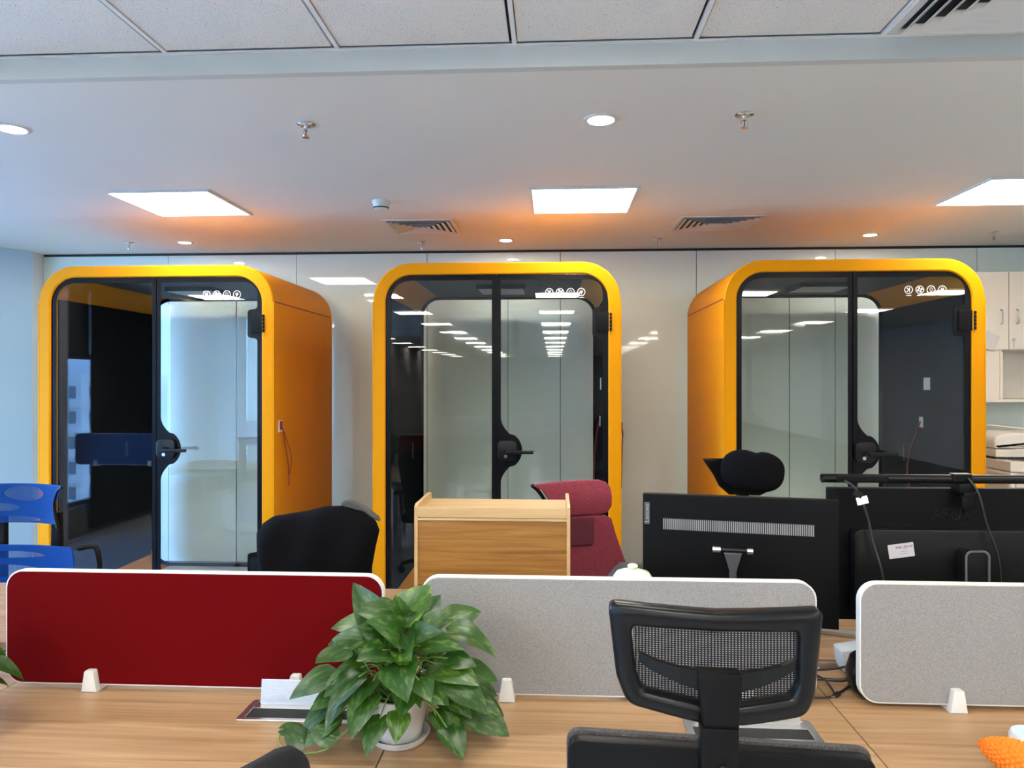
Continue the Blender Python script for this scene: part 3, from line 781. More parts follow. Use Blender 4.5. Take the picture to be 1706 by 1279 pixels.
def screen(label, x0, x1, m, clips, z0=.752, z1=1.062, group='divider screens along the desks'):
    t = thing('divider_screen', label, 'divider', ((x0 + x1) / 2, 1.955, DZ), 0, group)
    h = (x1 - x0) / 2; a, b = z0 - DZ, z1 - DZ
    obj('fabric_panel', prism(bmesh.new(), rrect(-h + .004, h - .004, a + .004, b - .004, .044, 8), -.013, .013, bev=.002), m, t)
    obj('edge_band', ring(bmesh.new(), rrect(-h, h, a, b, .048, 8), rrect(-h + .005, h - .005, a + .005, b - .005, .043, 8), -.0115, .0115, bev=.001), M_whitepl, t)
    for c_ in clips:
        bm = bmesh.new()
        # tapering clamp: two cheeks that grip the screen from both faces
        for s, y0, y1 in ((-1, -.034, -.0135), (1, .0135, .034)):
            cr = [(-.0215, 0), (.0215, 0), (.0125, .058), (-.0125, .058)]
            prism(bm, rpoly(cr, [.001, .001, .005, .005], 3), y0, y1, bev=.002)
        box(bm, -.021, .021, -.0135, .0135, 0, a - .0005)
        obj('clamp', bm, M_whitepl, t, loc=(c_ - (x0 + x1) / 2, 0, 0), smooth=30)
    return t
screen('dark red fabric desk divider with white edging', -1.499, -.452, M_red, (-1.25, -.685))
screen('long grey fabric desk divider behind the black mesh chair', -.352, .678, M_greyfab, (-.122, .50))
screen('grey fabric desk divider at the right edge of the picture', .785, 1.83, M_greyfab, (1.022, 1.60))
screen('blue fabric desk divider left of the red one, outside the frame', -2.61, -1.60, M_bluefab, (-2.35, -1.85))
screen('blue fabric desk divider by the window, mirrored in the left booth', -3.74 - .98, -3.74, M_bluefab, (-4.5, -3.95))

def grommet(label, x0, x1, y0, y1):
    t = thing('cable_box', label, 'cable box', ((x0 + x1) / 2, (y0 + y1) / 2, DZ))
    hx, hy = (x1 - x0) / 2, (y1 - y0) / 2
    obj('frame', ring(bmesh.new(), rrect(-hx, hx, -hy, hy, .006, 3), rrect(-hx + .018, hx - .018, -hy + .014, hy - .008, .003, 3), 0, .004, axis='z', bev=.001), M_steel, t)
    obj('brush', B(-hx + .017, hx - .017, -hy + .013, hy - .04, .0002, .0025), M_bristle, t)
    obj('tray_edge', B(-hx + .017, hx - .017, hy - .045, hy - .008, .0002, .0032, bev=.001), M_steel, t)
    obj('lid', xf(B(-hx + .028, hx - .028, -.002, .002, 0, .062, bev=.001), T(0, hy - .022, .003) @ R(-8, 'X')), M_steel, t)
    return t
grommet('open flip-lid cable box in the desk left of the plant', -.785, -.462, 1.782, 1.895)
grommet('open flip-lid cable box in the desk behind the black mesh chair', .318, .628, 1.742, 1.855)

# ================================================================== PLANTS
def leaf_mesh(L=1.0, W=.62, fold=.25, droop=.35, n=8, curl=0.0):
    bm = bmesh.new(); rows = []
    for i in range(n + 1):
        t_ = i / n
        wv = W * .5 * (math.sin(PI * min(1, t_ ** .58)) ** .72) * (1.08 - .2 * t_) if 0 < t_ < 1 else (.14 * W if t_ == 0 else 0.0)
        y = L * (t_ - (.10 if t_ == 0 else 0)) ; zc = -droop * L * t_ * t_
        row = []
        for s in (-1, -.5, 0, .5, 1):
            x = s * wv; yy = y - (.10 * L * abs(s) if t_ < .15 else 0)
            z = zc + fold * abs(x) - curl * x * x / L + .012 * L * math.sin(9 * t_) * abs(s)
            row.append(bm.verts.new((x, yy if not (t_ == 0 and s == 0) else .0, z)))
        rows.append(row)
    for a, b in zip(rows, rows[1:]):
        for k in range(4): bm.faces.new((a[k], a[k + 1], b[k + 1], b[k]))
    bmesh.ops.remove_doubles(bm, verts=bm.verts, dist=1e-5)
    me = bpy.data.meshes.new('leaf'); bm.to_mesh(me); bm.free(); me.materials.append(M_leaf)
    for p in me.polygons: p.use_smooth = True
    return me
LEAVES = [leaf_mesh(.088, .072, .25, .30), leaf_mesh(.098, .080, .16, .45), leaf_mesh(.080, .070, .10, .2, curl=.6), leaf_mesh(.092, .068, .40, .55), leaf_mesh(.074, .062, .05, .4)]
def place_leaf(parent, base, tipdir, normal, scale=1.0, me=None):
    y = Vector(tipdir).normalized(); z = Vector(normal); z = (z - y * z.dot(y)).normalized(); x = y.cross(z)
    m3 = Matrix((x, y, z)).transposed()
    o = bpy.data.objects.new('leaf', me or random.choice(LEAVES)); C.objects.link(o); o.parent = parent
    o.matrix_local = Matrix.Translation(base) @ m3.to_4x4() @ Matrix.Scale(scale, 4)
    return o
def pothos(label, x, y, n, seed, rx=.20, rz=.205, vine=True, rxr=None):
    rnd = random.Random(seed)
    t = thing('potted_pothos', label, 'plant', (x, y, DZ))
    sau = obj('saucer', lathe(bmesh.new(), [(.055, 0), (.062, .002), (.071, .016), (.073, .020), (.069, .019), (.060, .006)], 36), M_whitepl, t, smooth=True)
    obj('pot', lathe(bmesh.new(), [(.048, .006), (.052, .010), (.060, .05), (.068, .105), (.070, .110), (.064, .110), (.060, .09)], 36), M_pot, t, smooth=True)
    obj('soil', lathe(bmesh.new(), [(.061, .090), (.055, .096), (.02, .100)], 20), M_soil, t)
    stems = bmesh.new(); c0 = Vector((0, 0, .105)); k = 0
    for i in range(n):
        u_ = (i + .5) / n; el = math.radians(88 - 112 * u_ ** .95 + rnd.uniform(-7, 7)); az = i * 2.39996 + rnd.uniform(-.3, .3)
        rr = rnd.uniform(.50, 1.0) if el > .1 else rnd.uniform(.62, 1.0)
        hd = Vector((math.cos(az), math.sin(az), 0))
        rxx = (rxr if rxr and hd.x > 0 else rx)
        p = Vector((hd.x * rxx * rr * math.cos(el), hd.y * .155 * rr * math.cos(el), .10 + rz * rr * math.sin(el) * (1 if el > 0 else .30)))
        p.z = max(p.z, .055)
        if hd.y > .3 and abs(p.y) > .12: p.y = .12
        out = Vector((hd.x, hd.y, 0)) * (math.cos(el) + .35) + Vector((0, 0, 1)) * (math.sin(el) - .62 + rnd.uniform(-.2, .25))
        out += Vector((rnd.uniform(-.25, .25), rnd.uniform(-.3, .1), 0))
        if p.z < .15: out.z = max(out.z, -.35)
        nor = Vector((hd.x * .6, hd.y * .6 - .45, .75)) + Vector((rnd.uniform(-.25, .25), rnd.uniform(-.25, .25), 0))
        sc_ = rnd.uniform(.72, 1.15)
        if hd.y < -.25 and u_ > .80 and abs(hd.x) < .6: continue
        tip = p + out.normalized() * .11 * sc_
        if tip.z < .012: p.z += .012 - tip.z + .01
        if p.y + out.normalized().y * .11 > .20: out.y = -abs(out.y) * .3
        place_leaf(t, p, out, nor, sc_, LEAVES[rnd.randrange(5)])
        s0_ = Vector((rnd.uniform(-.03, .03), rnd.uniform(-.03, .03), .095))
        tube(stems, [s0_, s0_ * .4 + p * .6 + Vector((0, 0, .035)), p], .0018, 5, 3)
    if vine:
        path = [(-.03, -.05, .10), (-.09, -.10, .07), (-.14, -.12, .03), (-.22, -.09, .008), (-.265, -.06, .012), (-.265, -.04, .035)]
        tube(stems, path, .0022, 6, 5)
        for p, d, nn in (((-.265, -.04, .035), (.75, .15, .15), (.0, -.35, 1)), ((-.19, -.11, .04), (-.7, .1, .5), (0, -.6, .8)), ((-.12, -.12, .06), (-.9, .1, .25), (0, -.7, .7))):
            tube(stems, [p, (Vector(p) + Vector(d) * .01)], .0018, 5, 1)
            place_leaf(t, p, d, nn, .62 if p[0] < -.2 else .75, LEAVES[2])
    o = obj('stems', stems, M_stem, t, smooth='all')
    return t
pothos('potted variegated pothos with trailing vine, white pot on saucer, in front of the dividers', -.361, 1.715, 112, 5)
pothos('potted pothos at the left edge, only leaf tips in frame', -1.535, 1.68, 46, 11, vine=False, rx=.17, rz=.17)

# ================================================================== CHAIRS
def chair_base(t, seat_m, mm=M_blackpl, seat_z=.46, facing=1, arms=True, w=.50):
    f_ = facing
    bm = bmesh.new(); puff(bm, rows_from([(-.24, -.20, .20), (-.22, -.235, .235), (0, -w / 2, w / 2), (.20, -.24, .24), (.24, -.21, .21)], 3), 12, None, .075, .45)
    xf(bm, R(90, 'X')); bmesh.ops.recalc_face_normals(bm, faces=bm.faces)
    obj('seat', bm, seat_m, t, loc=(0, .02 * f_ + .24 * f_, seat_z), smooth='all')
    bm = bmesh.new(); cyl(bm, (0, .22 * f_, .10), (0, .22 * f_, .30), .027); cyl(bm, (0, .22 * f_, .30), (0, .22 * f_, seat_z - .06), .016); box(bm, -.09, .09, .22 * f_ - .11, .22 * f_ + .11, seat_z - .07, seat_z - .035, bev=.006)
    obj('gas_lift', bm, M_blackpl, t, smooth=30)
    for k in range(5):
        a = 2 * PI * k / 5 + .3; c_, s_ = math.cos(a), math.sin(a)
        bm = bmesh.new(); tube(bm, [(0, .22 * f_, .115), (.14 * c_, .22 * f_ + .14 * s_, .10), (.27 * c_, .22 * f_ + .27 * s_, .075)], lambda u: .024 - .009 * u, 8, 4)
        lg = obj('leg', bm, mm, t, smooth='all')
        bm = bmesh.new()
        for q in (-1, 1):
            cyl(bm, (.27 * c_ - s_ * q * .006, .22 * f_ + .27 * s_ + c_ * q * .006, .028), (.27 * c_ - s_ * q * .022, .22 * f_ + .27 * s_ + c_ * q * .022, .028), .028, n=16)
        cyl(bm, (.27 * c_, .22 * f_ + .27 * s_, .03), (.27 * c_, .22 * f_ + .27 * s_, .08), .007, n=8)
        obj('caster', bm, M_blackpl, lg, smooth=40)
    if arms:
        for s in (-1, 1):
            bm = bmesh.new(); tube(bm, [(s * .20, .26 * f_, seat_z - .05), (s * .27, .26 * f_, seat_z - .03), (s * .285, .26 * f_, seat_z + .10), (s * .285, .25 * f_, seat_z + .185)], .015, 8, 4)
            a = obj('armrest', bm, mm, t, smooth='all')
            y0, y1 = sorted((.12 * f_, .36 * f_))
            obj('arm_pad', B(s * .285 - .035, s * .285 + .035, y0, y1, seat_z + .18, seat_z + .205, bev=.01), M_blackpl, a, smooth=40)

# --- near black mesh chair, seen from behind
ch = thing('office_chair', 'black mesh office chair with headrest, back turned, nearest in the middle', 'chair', (.252, 1.15, 0), math.radians(-3.2))
chair_base(ch, M_blackm)
cxm = .2475
def hx(pts): return [(x - cxm, z) for x, z in pts]
yfh = lambda x, z: .55 * x * x - .0
def dense(pts, k=4):
    out = []
    for i in range(len(pts)):
        a, b = pts[i], pts[(i + 1) % len(pts)]
        for q in range(k): out.append((a[0] + (b[0] - a[0]) * q / k, a[1] + (b[1] - a[1]) * q / k))
    return out
oc = hx([(.080, 1.233), (.243, 1.227), (.405, 1.233), (.392, 1.10), (.379, 1.071), (.255, 1.050), (.110, 1.077), (.093, 1.12)])
ic = hx([(.116, 1.200), (.243, 1.197), (.368, 1.200), (.366, 1.12), (.357, 1.100), (.25, 1.082), (.134, 1.101), (.123, 1.13)])
oc = dense(rpoly(oc, [.014, .2, .012, .06, .03, .3, .03, .06], 5), 3); ic = dense(rpoly(ic, [.012, .2, .012, .05, .015, .2, .015, .05], 5), 3)
hr = obj('headrest_frame', ring(bmesh.new(), oc, ic, -.014, .018, yf=yfh, bev=.006), M_blackpl2, ch, smooth='all')
bm = bmesh.new(); pr_ = None; nx_, nz_ = 24, 8
g = [[bm.verts.new((-.128 + .252 * i / nx_, yfh(-.128 + .252 * i / nx_, 0) + .006, 1.078 + .126 * j / nz_)) for j in range(nz_ + 1)] for i in range(nx_ + 1)]
for i in range(nx_):
    for j in range(nz_): bm.faces.new((g[i][j], g[i + 1][j], g[i + 1][j + 1], g[i][j + 1]))
obj('headrest_mesh', bm, M_blackmesh, ch, smooth='all')
for s in (-1, 1):
    bm = bmesh.new()
    path = [(s * .120, .008, 1.150), (s * .095, -.002, 1.140), (s * .06, -.014, 1.132), (s * .022, -.022, 1.127)]
    for a, b in zip(path, path[1:]):
        v = []
        for p, hh in ((a, .007 + .010 * (1 - abs(a[0]) / .12)), (b, .007 + .010 * (1 - abs(b[0]) / .12))):
            for dy, dz in ((-.006, -hh), (.006, -hh), (.006, hh), (-.006, hh)): v.append(bm.verts.new((p[0], p[1] + dy, p[2] + dz)))
        for q in ((0, 1, 2, 3), (7, 6, 5, 4), (0, 4, 5, 1), (1, 5, 6, 2), (2, 6, 7, 3), (3, 7, 4, 0)): bm.faces.new([v[i] for i in q])
    bmesh.ops.recalc_face_normals(bm, faces=bm.faces)
    obj('headrest_strut', bm, M_blackpl2, ch)
bm = bmesh.new(); prism(bm, rpoly([(-.024, .90), (.022, .90), (.025, 1.06), (.025, 1.09), (.030, 1.145), (-.037, 1.145), (-.029, 1.09), (-.026, 1.06)], .004, 3), -.040, -.012, bev=.003)
obj('spine', bm, M_blackpl, ch, smooth=30)
obj('spine_sleeve', B(-.031, .024, -.046, -.010, .50, 1.066, bev=.004), M_blackpl, ch, smooth=30)
obj('tension_knob', lathe(bmesh.new(), [(.009, 0), (.009, .004), (.007, .006)], 16), M_blackpl2, ch, loc=(.0, -.046, 1.005), rot=(PI / 2, 0, 0))
br = rpoly([(-.205, .52), (.205, .52), (.228, .80), (.230, 1.016), (-.230, 1.022), (-.228, .80)], [.06, .06, .1, .022, .022, .1], 6)
bri = [(x * .86, .52 + (z - .52) * .90 + .02) for x, z in br]
obj('back_shell', prism(bmesh.new(), br, -.012, .014, bev=.005), M_blackpl, ch, smooth=30)
brf = [(x * 1.012, z + .004 if z > .8 else z) for x, z in br]
M_weave = mat('dark_weave', (.075, .065, .06), .9, var=.9, scale=420, col2=(.015, .015, .017), bump=.8, bscale=500)
obj('back_fabric', prism(bmesh.new(), brf, .0145, .030, bev=.006), M_weave, ch, smooth=40)

# --- grey mesh chair, corner at the bottom
c2 = thing('office_chair', 'dark grey curved-back office chair, only its top corner at the bottom left', 'chair', (-.512, .985, -.0), math.radians(50))
chair_base(c2, M_blackm)
M_ribbed = mat('ribbed_grey', (.022, .022, .025), .7, spec=.1, var=.5, scale=500, stretch=(1, 1, 3), bump=.6, bscale=600)
orow = []
for k in range(61):
    u_ = k / 60; z = .55 + .457 * u_
    hw = .215 + .03 * math.sin(PI * u_); 
    if u_ > .87: hw -= .055 * (1 - math.sqrt(max(0, 1 - ((u_ - .87) / .13) ** 2)))
    orow.append((z, -hw, hw))
obj('backrest', puff(bmesh.new(), orow, 18, lambda x, z: .9 * x * x, .032, .5), M_ribbed, c2, smooth='all')
obj('back_frame', B(-.03, .03, -.05, -.02, .40, .80, bev=.008), M_blackpl, c2)

# --- far side chairs (they face the camera: -Y)
def sheet(rows, nx, yf, th=.012): return puff(bmesh.new(), rows, nx, yf, th, .8)
bc = thing('office_chair', 'blue mesh office chair with headrest beyond the desks, cut by the left edge', 'chair', (-2.36, 3.16, 0))
chair_base(bc, M_bluefab, facing=-1)
bl0 = obj('headrest', sheet(rows_from([(-.075 + .03, -.20, .20), (-.04, -.215, .195), (.0, -.205, .175), (.05, -.20, .185), (.10, -.215, .215), (.128, -.235, .235)], 5), 30, lambda x, z: -1.3 * x * x, .008), M_bluemesh, bc, loc=(0, 0, .995), smooth='all')
for s in (-1, 1):
    obj('headrest_rim', tube(bmesh.new(), [(s * .235, -.075, 1.118), (s * .200, -.055, 1.095), (s * .178, -.045, 1.04), (s * .185, -.048, .985), (s * .205, -.06, .935)], .007, 8), M_blackpl, bc, smooth='all')
obj('backrest', sheet(rows_from([(-.82 + .35, -.20, .20), (-.36, -.245, .245), (-.20, -.275, .275), (-.135, -.265, .265), (-.12, -.25, .25)], 6), 30, lambda x, z: -.7 * x * x, .010), M_bluemesh, bc, loc=(0, 0, .97), smooth='all')
bm = bmesh.new(); box(bm, .108, .150, .03, .06, .60, .99, bev=.006); box(bm, -.150, -.108, .03, .06, .60, .99, bev=.006); box(bm, -.15, .15, .03, .06, .56, .62, bev=.006)
obj('back_post', bm, M_blackpl, bc)
bm = bmesh.new(); tube(bm, [(.27, -.02, .84), (.33, .0, .845), (.35, .0, .80), (.35, .0, .745), (.30, .0, .73)], .012, 8)
obj('back_bracket', bm, M_blackpl, bc, smooth='all')

rc = thing('office_chair', 'red woven office chair with curved headrest behind the bamboo cabinet', 'chair', (.085, 3.14, 0), math.radians(14))
chair_base(rc, M_redmesh, facing=-1)
bm = sheet(rows_from([(1.012, -.02, .10), (1.022, -.07, .14), (1.05, -.105, .155), (1.09, -.125, .155), (1.13, -.155, .150), (1.150, -.19, .135), (1.158, -.205, .11)], 4), 26, lambda x, z: -1.5 * (x - .06) ** 2 - .02 * math.sin((z - 1.0) * 18), .03)
obj('headrest', bm, M_redmesh, rc, smooth='all')
bm = bmesh.new(); tube(bm, [(-.205, -.115, 1.157), (-.178, -.098, 1.135), (-.150, -.078, 1.10), (-.120, -.055, 1.05), (-.08, -.035, 1.022)], .008, 8)
obj('headrest_rim', bm, M_blackpl, rc, smooth='all')
bk = obj('backrest', sheet(rows_from([(.52, -.20, .20), (.60, -.24, .24), (.80, -.225, .222), (.93, -.19, .178), (.995, -.165, .160), (1.008, -.145, .138)], 5), 22, lambda x, z: -.6 * x * x, .022), M_redmesh, rc, smooth='all')
obj('back_pad', xf(puff(bmesh.new(), rows_from([(.885, -.155, .075), (.90, -.16, .082), (.99, -.145, .082), (1.0, -.14, .08)], 3), 10, lambda x, z: -.6 * x * x - .016, .012, .7), T(0, 0, 0)), M_maroon, bk, smooth='all')
obj('back_post', B(-.03, .03, .025, .055, .45, 1.05, bev=.008), M_blackpl, rc)

jc = thing('office_chair', 'black office chair beyond the red divider, hidden under a black jacket', 'chair', (-.995, 3.12, 0))
chair_base(jc, M_blackm, facing=-1)
obj('backrest', puff(bmesh.new(), rows_from([(.50, -.17, .17), (.55, -.21, .21), (.75, -.225, .225), (.93, -.225, .225), (.965, -.20, .20)], 4), 14, lambda x, z: -.5 * x * x, .04, .5), M_blackm, jc, smooth='all')
jk = thing('jacket', 'black jacket draped over the chair back behind the red divider', 'jacket', (-.995, 3.07, 0))
def jtop(x):
    ks = [(-.255, .935), (-.235, .975), (-.19, 1.005), (-.05, 1.028), (.03, 1.048), (.14, 1.052), (.20, 1.03), (.245, .992), (.262, .95)]
    for (a, b), (c_, d_) in zip(ks, ks[1:]):
        if x <= c_: return b + (d_ - b) * max(0, (x - a)) / (c_ - a)
    return ks[-1][1]
bm = bmesh.new(); nx_, nz_ = 36, 20; F_ = []; K_ = []
for i in range(nx_ + 1):
    u_ = -1 + 2 * i / nx_; a = []; b = []
    for j in range(nz_ + 1):
        v_ = j / nz_; xl, xr = -.262 + .055 * (1 - v_) ** 1.5, .262 - .065 * (1 - v_) ** 1.1
        x = (xl + xr) / 2 + (xr - xl) / 2 * u_; zt = jtop(x); z = .60 + (zt - .60) * v_
        e = (max(0, 1 - abs(u_) ** 4)) ** .5 * (max(0, 1 - v_ ** 10)) ** .5
        fold = .012 * math.sin(14 * x + 9 * z) * math.sin(5 * z + 2) + .008 * math.sin(31 * x - 12 * z)
        a.append(bm.verts.new((x, -.012 - .058 * e - fold, z))); b.append(bm.verts.new((x, .012 + .07 * e, z)))
    F_.append(a); K_.append(b)
for i in range(nx_):
    for j in range(nz_):
        bm.faces.new((F_[i][j], F_[i + 1][j], F_[i + 1][j + 1], F_[i][j + 1])); bm.faces.new((K_[i + 1][j], K_[i][j], K_[i][j + 1], K_[i + 1][j + 1]))
    bm.faces.new((F_[i][nz_], F_[i + 1][nz_], K_[i + 1][nz_], K_[i][nz_]))
for j in range(nz_):
    bm.faces.new((F_[0][j], F_[0][j + 1], K_[0][j + 1], K_[0][j])); bm.faces.new((F_[nx_][j], K_[nx_][j], K_[nx_][j + 1], F_[nx_][j + 1]))
bmesh.ops.recalc_face_normals(bm, faces=bm.faces)
obj('body', bm, M_jacket, jk, smooth='all')
bm = puff(bmesh.new(), rows_from([(-.012, -.05, .125), (.0, -.055, .115), (.014, -.045, .06), (.022, -.02, .02)], 4), 14, None, .05, .5)
obj('collar', bm, M_grey_cloth, jk, loc=(.150, .02, 1.045), rot=(0, math.radians(22), 0), smooth='all')

hc = thing('office_chair', 'black office chair with padded headrest behind the wide black monitor', 'chair', (.775, 3.05, 0), math.radians(-10))
chair_base(hc, M_blackm, facing=-1)
obj('backrest', puff(bmesh.new(), rows_from([(.50, -.17, .17), (.56, -.22, .22), (.80, -.235, .235), (1.02, -.21, .21), (1.07, -.17, .17), (1.085, -.12, .12)], 4), 14, lambda x, z: -.5 * x * x, .05, .5), M_blackm, hc, smooth='all')
obj('headrest', puff(bmesh.new(), rows_from([(1.115, -.06, .06), (1.15, -.10, .12), (1.20, -.125, .14), (1.245, -.155, .14), (1.262, -.165, .12)], 4), 16, lambda x, z: -1.2 * x * x + .01, .016, .7), M_blackpl2, hc, smooth='all')
obj('headrest_post', B(-.02, .02, .02, .045, .9, 1.2, bev=.005), M_blackpl, hc)
bm = bmesh.new(); n1, n2 = 28, 18
loops = []
for j in range(1, n2):
    ph = PI * j / n2; row = []
    for i in range(n1):
        th_ = 2 * PI * i / n1
        sx = math.sin(ph); x = .122 * math.copysign(abs(math.cos(th_)) ** .8, math.cos(th_)) * sx ** .75
        y = .052 * math.copysign(abs(math.sin(th_)) ** .9, math.sin(th_)) * sx ** .8
        z = .082 * math.copysign(abs(math.cos(ph)) ** .8, math.cos(ph)) - .012 * math.exp(-(x / .022) ** 2) * (1 if math.cos(ph) > .3 else 0)
        row.append(bm.verts.new((x, y, z)))
    loops.append(row)
for a, b in zip(loops, loops[1:]):
    for i in range(n1): bm.faces.new((a[i], a[(i + 1) % n1], b[(i + 1) % n1], b[i]))
bm.faces.new(list(reversed(loops[0]))); bm.faces.new(loops[-1]); bmesh.ops.recalc_face_normals(bm, faces=bm.faces)
cu = obj('headrest_cushion', bm, M_jacket, None, loc=(.79, 2.985, 1.222), rot=(0, math.radians(6), math.radians(-10)), smooth='all')
tag(cu, 'plump black cushion strapped to the headrest behind the wide monitor', 'cushion')

# ================================================================== BAMBOO CABINET
bcab = thing('bamboo_cabinet', 'bamboo desktop cabinet with caramel back panel and raised side cheeks', 'cabinet', (-.209, 2.50, DZ))
W2 = .266; HB = .400
obj('back_panel', B(-W2 + .012, W2 - .012, .006, .014, .004, HB - .032), M_bamboo, bcab)
for s in (-1, 1):
    a, b = sorted((s * W2, s * (W2 - .012)))
    pts_ = [(0, 0), (.30, 0), (.30, HB + .012), (.275, HB + .018), (.02, HB + .018), (0, HB + .010)]
    obj('side_cheek', prism(bmesh.new(), pts_, a, b, 'x', bev=.0015), M_bamboo2, bcab)
obj('top_rail', B(-W2 + .012, W2 - .012, .0, .014, HB - .026, HB + .008, bev=.001), M_bamboo2, bcab)
obj('lower_rail', B(-W2 + .012, W2 - .012, .001, .012, HB - .036, HB - .028), M_bamboo2, bcab)
obj('top_board', B(-W2 + .012, W2 - .012, .014, .30, HB - .022, HB - .010), M_bamboo2, bcab)
obj('shelf', B(-W2 + .012, W2 - .012, .014, .29, .18, .192), M_bamboo2, bcab)
obj('bottom_board', B(-W2 + .012, W2 - .012, .014, .29, .004, .016), M_bamboo2, bcab)
tag(obj('small_knob', lathe(bmesh.new(), [(.006, 0), (.008, .006), (.004, .012), (.001, .013)], 14), M_bamboo2, bcab, loc=(-W2 - .001, .03, .12), rot=(0, -PI / 2, 0)), 'pale peg', 'peg')
for o_ in bcab.children:
    if o_.name.startswith('small_knob'):
        del o_['category']; del o_['label']; o_.name = 'peg'

# ================================================================== MONITORS
m1 = thing('monitor', 'black monitor seen from behind with a long vent strip, beside the red chair', 'monitor', (.555, 2.262, DZ), math.radians(-11.5))
MW = .282; z0, z1 = .115, .492
obj('housing', B(-MW, MW, -.010, .016, z0, z1, bev=.003), M_blackpl, m1)
obj('screen', B(-MW + .008, MW - .008, .0162, .0175, z0 + .015, z1 - .008), M_frit, m1)
bm = bmesh.new(); nv = 72
for k in range(nv):
    x = -.218 + .43 * k / (nv - 1); box(bm, x - .0014, x + .0014, -.0125, -.0095, z1 - .108, z1 - .076)
M_ventbar = mat('vent_rib_grey', (.30, .29, .28), .35)
o = obj('vent_ribs', bm, M_ventbar, m1); o['kind'] = 'stuff'
obj('vent_recess', B(-.221, .215, -.0108, -.0098, z1 - .110, z1 - .074), M_black, m1)
pl_ = obj('name_plate', B(-MW + .005, -MW + .021, -.0125, -.0098, z1 - .095, z1 - .028), mat('plate_grey', (.07, .07, .07), .35), m1)
obj('lettering', xf(text_bm('Lenovo', .019, .0005), R(90, 'Y') @ Matrix.Identity(4)), mat('letter_grey', (.32, .32, .32), .4), pl_, loc=(-MW + .0135, -.0131, z1 - .0615), rot=(0, PI, 0))
st = obj('stand', xf(prism(bmesh.new(), [(-.026, 0), (.026, 0), (.010, -.055), (.010, -.24), (-.010, -.24), (-.010, -.055)], -.040, -.022, bev=.002), T(-.015, 0, z1 - .165)), mat('stand_grey', (.055, .055, .06), .35), m1)
bm = bmesh.new(); cyl(bm, (-.072, -.022, z1 - .160), (.042, -.022, z1 - .160), .0085); obj('stand_axle', bm, M_blackpl2, m1, smooth=True)
for a_, b_ in ((-.073, -.050), (.026, .043)): obj('stand_cap', cyl(bmesh.new(), (a_, -.022, z1 - .160), (b_, -.022, z1 - .160), .0095), M_steel, m1, smooth=True)
obj('stand_foot', prism(bmesh.new(), rrect(-.13, .10, -.055, .14, .02, 5), 0.0, .012, 'z', bev=.003), M_blackpl2, m1)

m2 = thing('monitor', 'wide black monitor seen from behind with a raised rear housing and light bar on top', 'monitor', (1.205, 2.335, DZ), math.radians(1.0))
obj('housing', B(-.362, .39, -.012, .012, .108, .512, bev=.003), M_blackpl, m2)
obj('screen', B(-.354, .382, .0122, .0135, .125, .505), M_frit, m2)
M_rear = mat('rear_housing', (.006, .0065, .0065), .3, spec=.2)
obj('rear_housing', prism(bmesh.new(), rrect(-.300, .34, .13, .392, .022, 6), -.052, -.012, bev=.006), M_rear, m2, smooth=30)
obj('stand_column', prism(bmesh.new(), rrect(.0, .072, .012, .342, .02, 6), -.095, -.054, bev=.004), M_rear, m2, smooth=30)
obj('column_trim', ring(bmesh.new(), rrect(.0, .072, .012, .342, .02, 6), rrect(.006, .066, .018, .336, .016, 6), -.0985, -.0945, bev=.0005), mat('trim_grey', (.10, .10, .10), .3), m2)
obj('logo', text_bm('ASUS', .052, .0006), mat('logo_black', (.004, .004, .004), .12), m2, loc=(.002, -.0130, .432))
lb = obj('stand_feet', bmesh.new(), M_steel, m2)
bm = bmesh.new()
for a, b in (((.036, .05), (-.36, .21)), ((.036, .05), (.40, .21)), ((-.36, .21), (-.50, .10))):
    va = Vector((a[0], a[1], 0)); vb = Vector((b[0], b[1], 0)); d = (vb - va).normalized(); nrm = Vector((-d.y, d.x, 0)) * .017
    prism(bm, [((va + nrm).x, (va + nrm).y), ((vb + nrm).x, (vb + nrm).y), ((vb - nrm).x, (vb - nrm).y), ((va - nrm).x, (va - nrm).y)], .001, .013, 'z', bev=.002)
bm.to_mesh(lb.data); bm.free()
tg = obj('asset_sticker', xf(prism(bmesh.new(), rrect(-.038, .038, -.021, .021, .002, 2), -.0008, 0), R(-8, 'Y')), mat('sticker_silver', (.50, .48, .49), .35), m2, loc=(-.163, -.0522, .330))
bm = text_bm('中国人民大学', .0088, .0002); obj('lettering', xf(bm, R(-8, 'Y')), mat('print_crimson', (.16, .03, .05), .5), tg, loc=(.008, -.0012, .0105))
bm = bmesh.new()
for k, (a, b) in enumerate(((.004, .018), (-.004, .022), (-.008, .020))): box(bm, a, b, -.0011, -.0007, .002 - .006 * k, .0028 - .006 * k)
obj('fine_print', xf(bm, R(-8, 'Y')), mat('print_grey', (.2, .19, .2), .5), tg)

# light bar on top of the wide monitor
lbr = thing('monitor_light_bar', 'black monitor light bar clipped along the top of the wide monitor', 'lamp', (1.235, 2.31, 1.282))
bm = bmesh.new(); tube(bm, [(-.378, 0, 0), (-.374, 0, 0), (-.36, 0, 0), (.42, 0, 0)], lambda u: .0135 if u > .03 else .011, 14, 2)
obj('tube', bm, M_blackpl2, lbr, smooth=40)
obj('end_grip', xf(B(-.376, -.22, -.0150, -.008, -.011, .011, bev=.004), T(0, 0, 0)), M_blackpl, lbr)
obj('clip_saddle', B(-.032, .022, -.017, .017, -.008, .0165, bev=.003), M_blackpl, lbr)
obj('clip_highlight', B(-.030, .020, -.014, .010, .0166, .0176), M_steel, lbr)
bm = bmesh.new(); box(bm, -.022, .025, -.030, .022, -.040, -.010, bev=.005); box(bm, -.010, .034, -.034, -.018, -.052, -.036, bev=.004)
box(bm, -.014, .030, -.030, -.012, -.085, -.045, bev=.003)
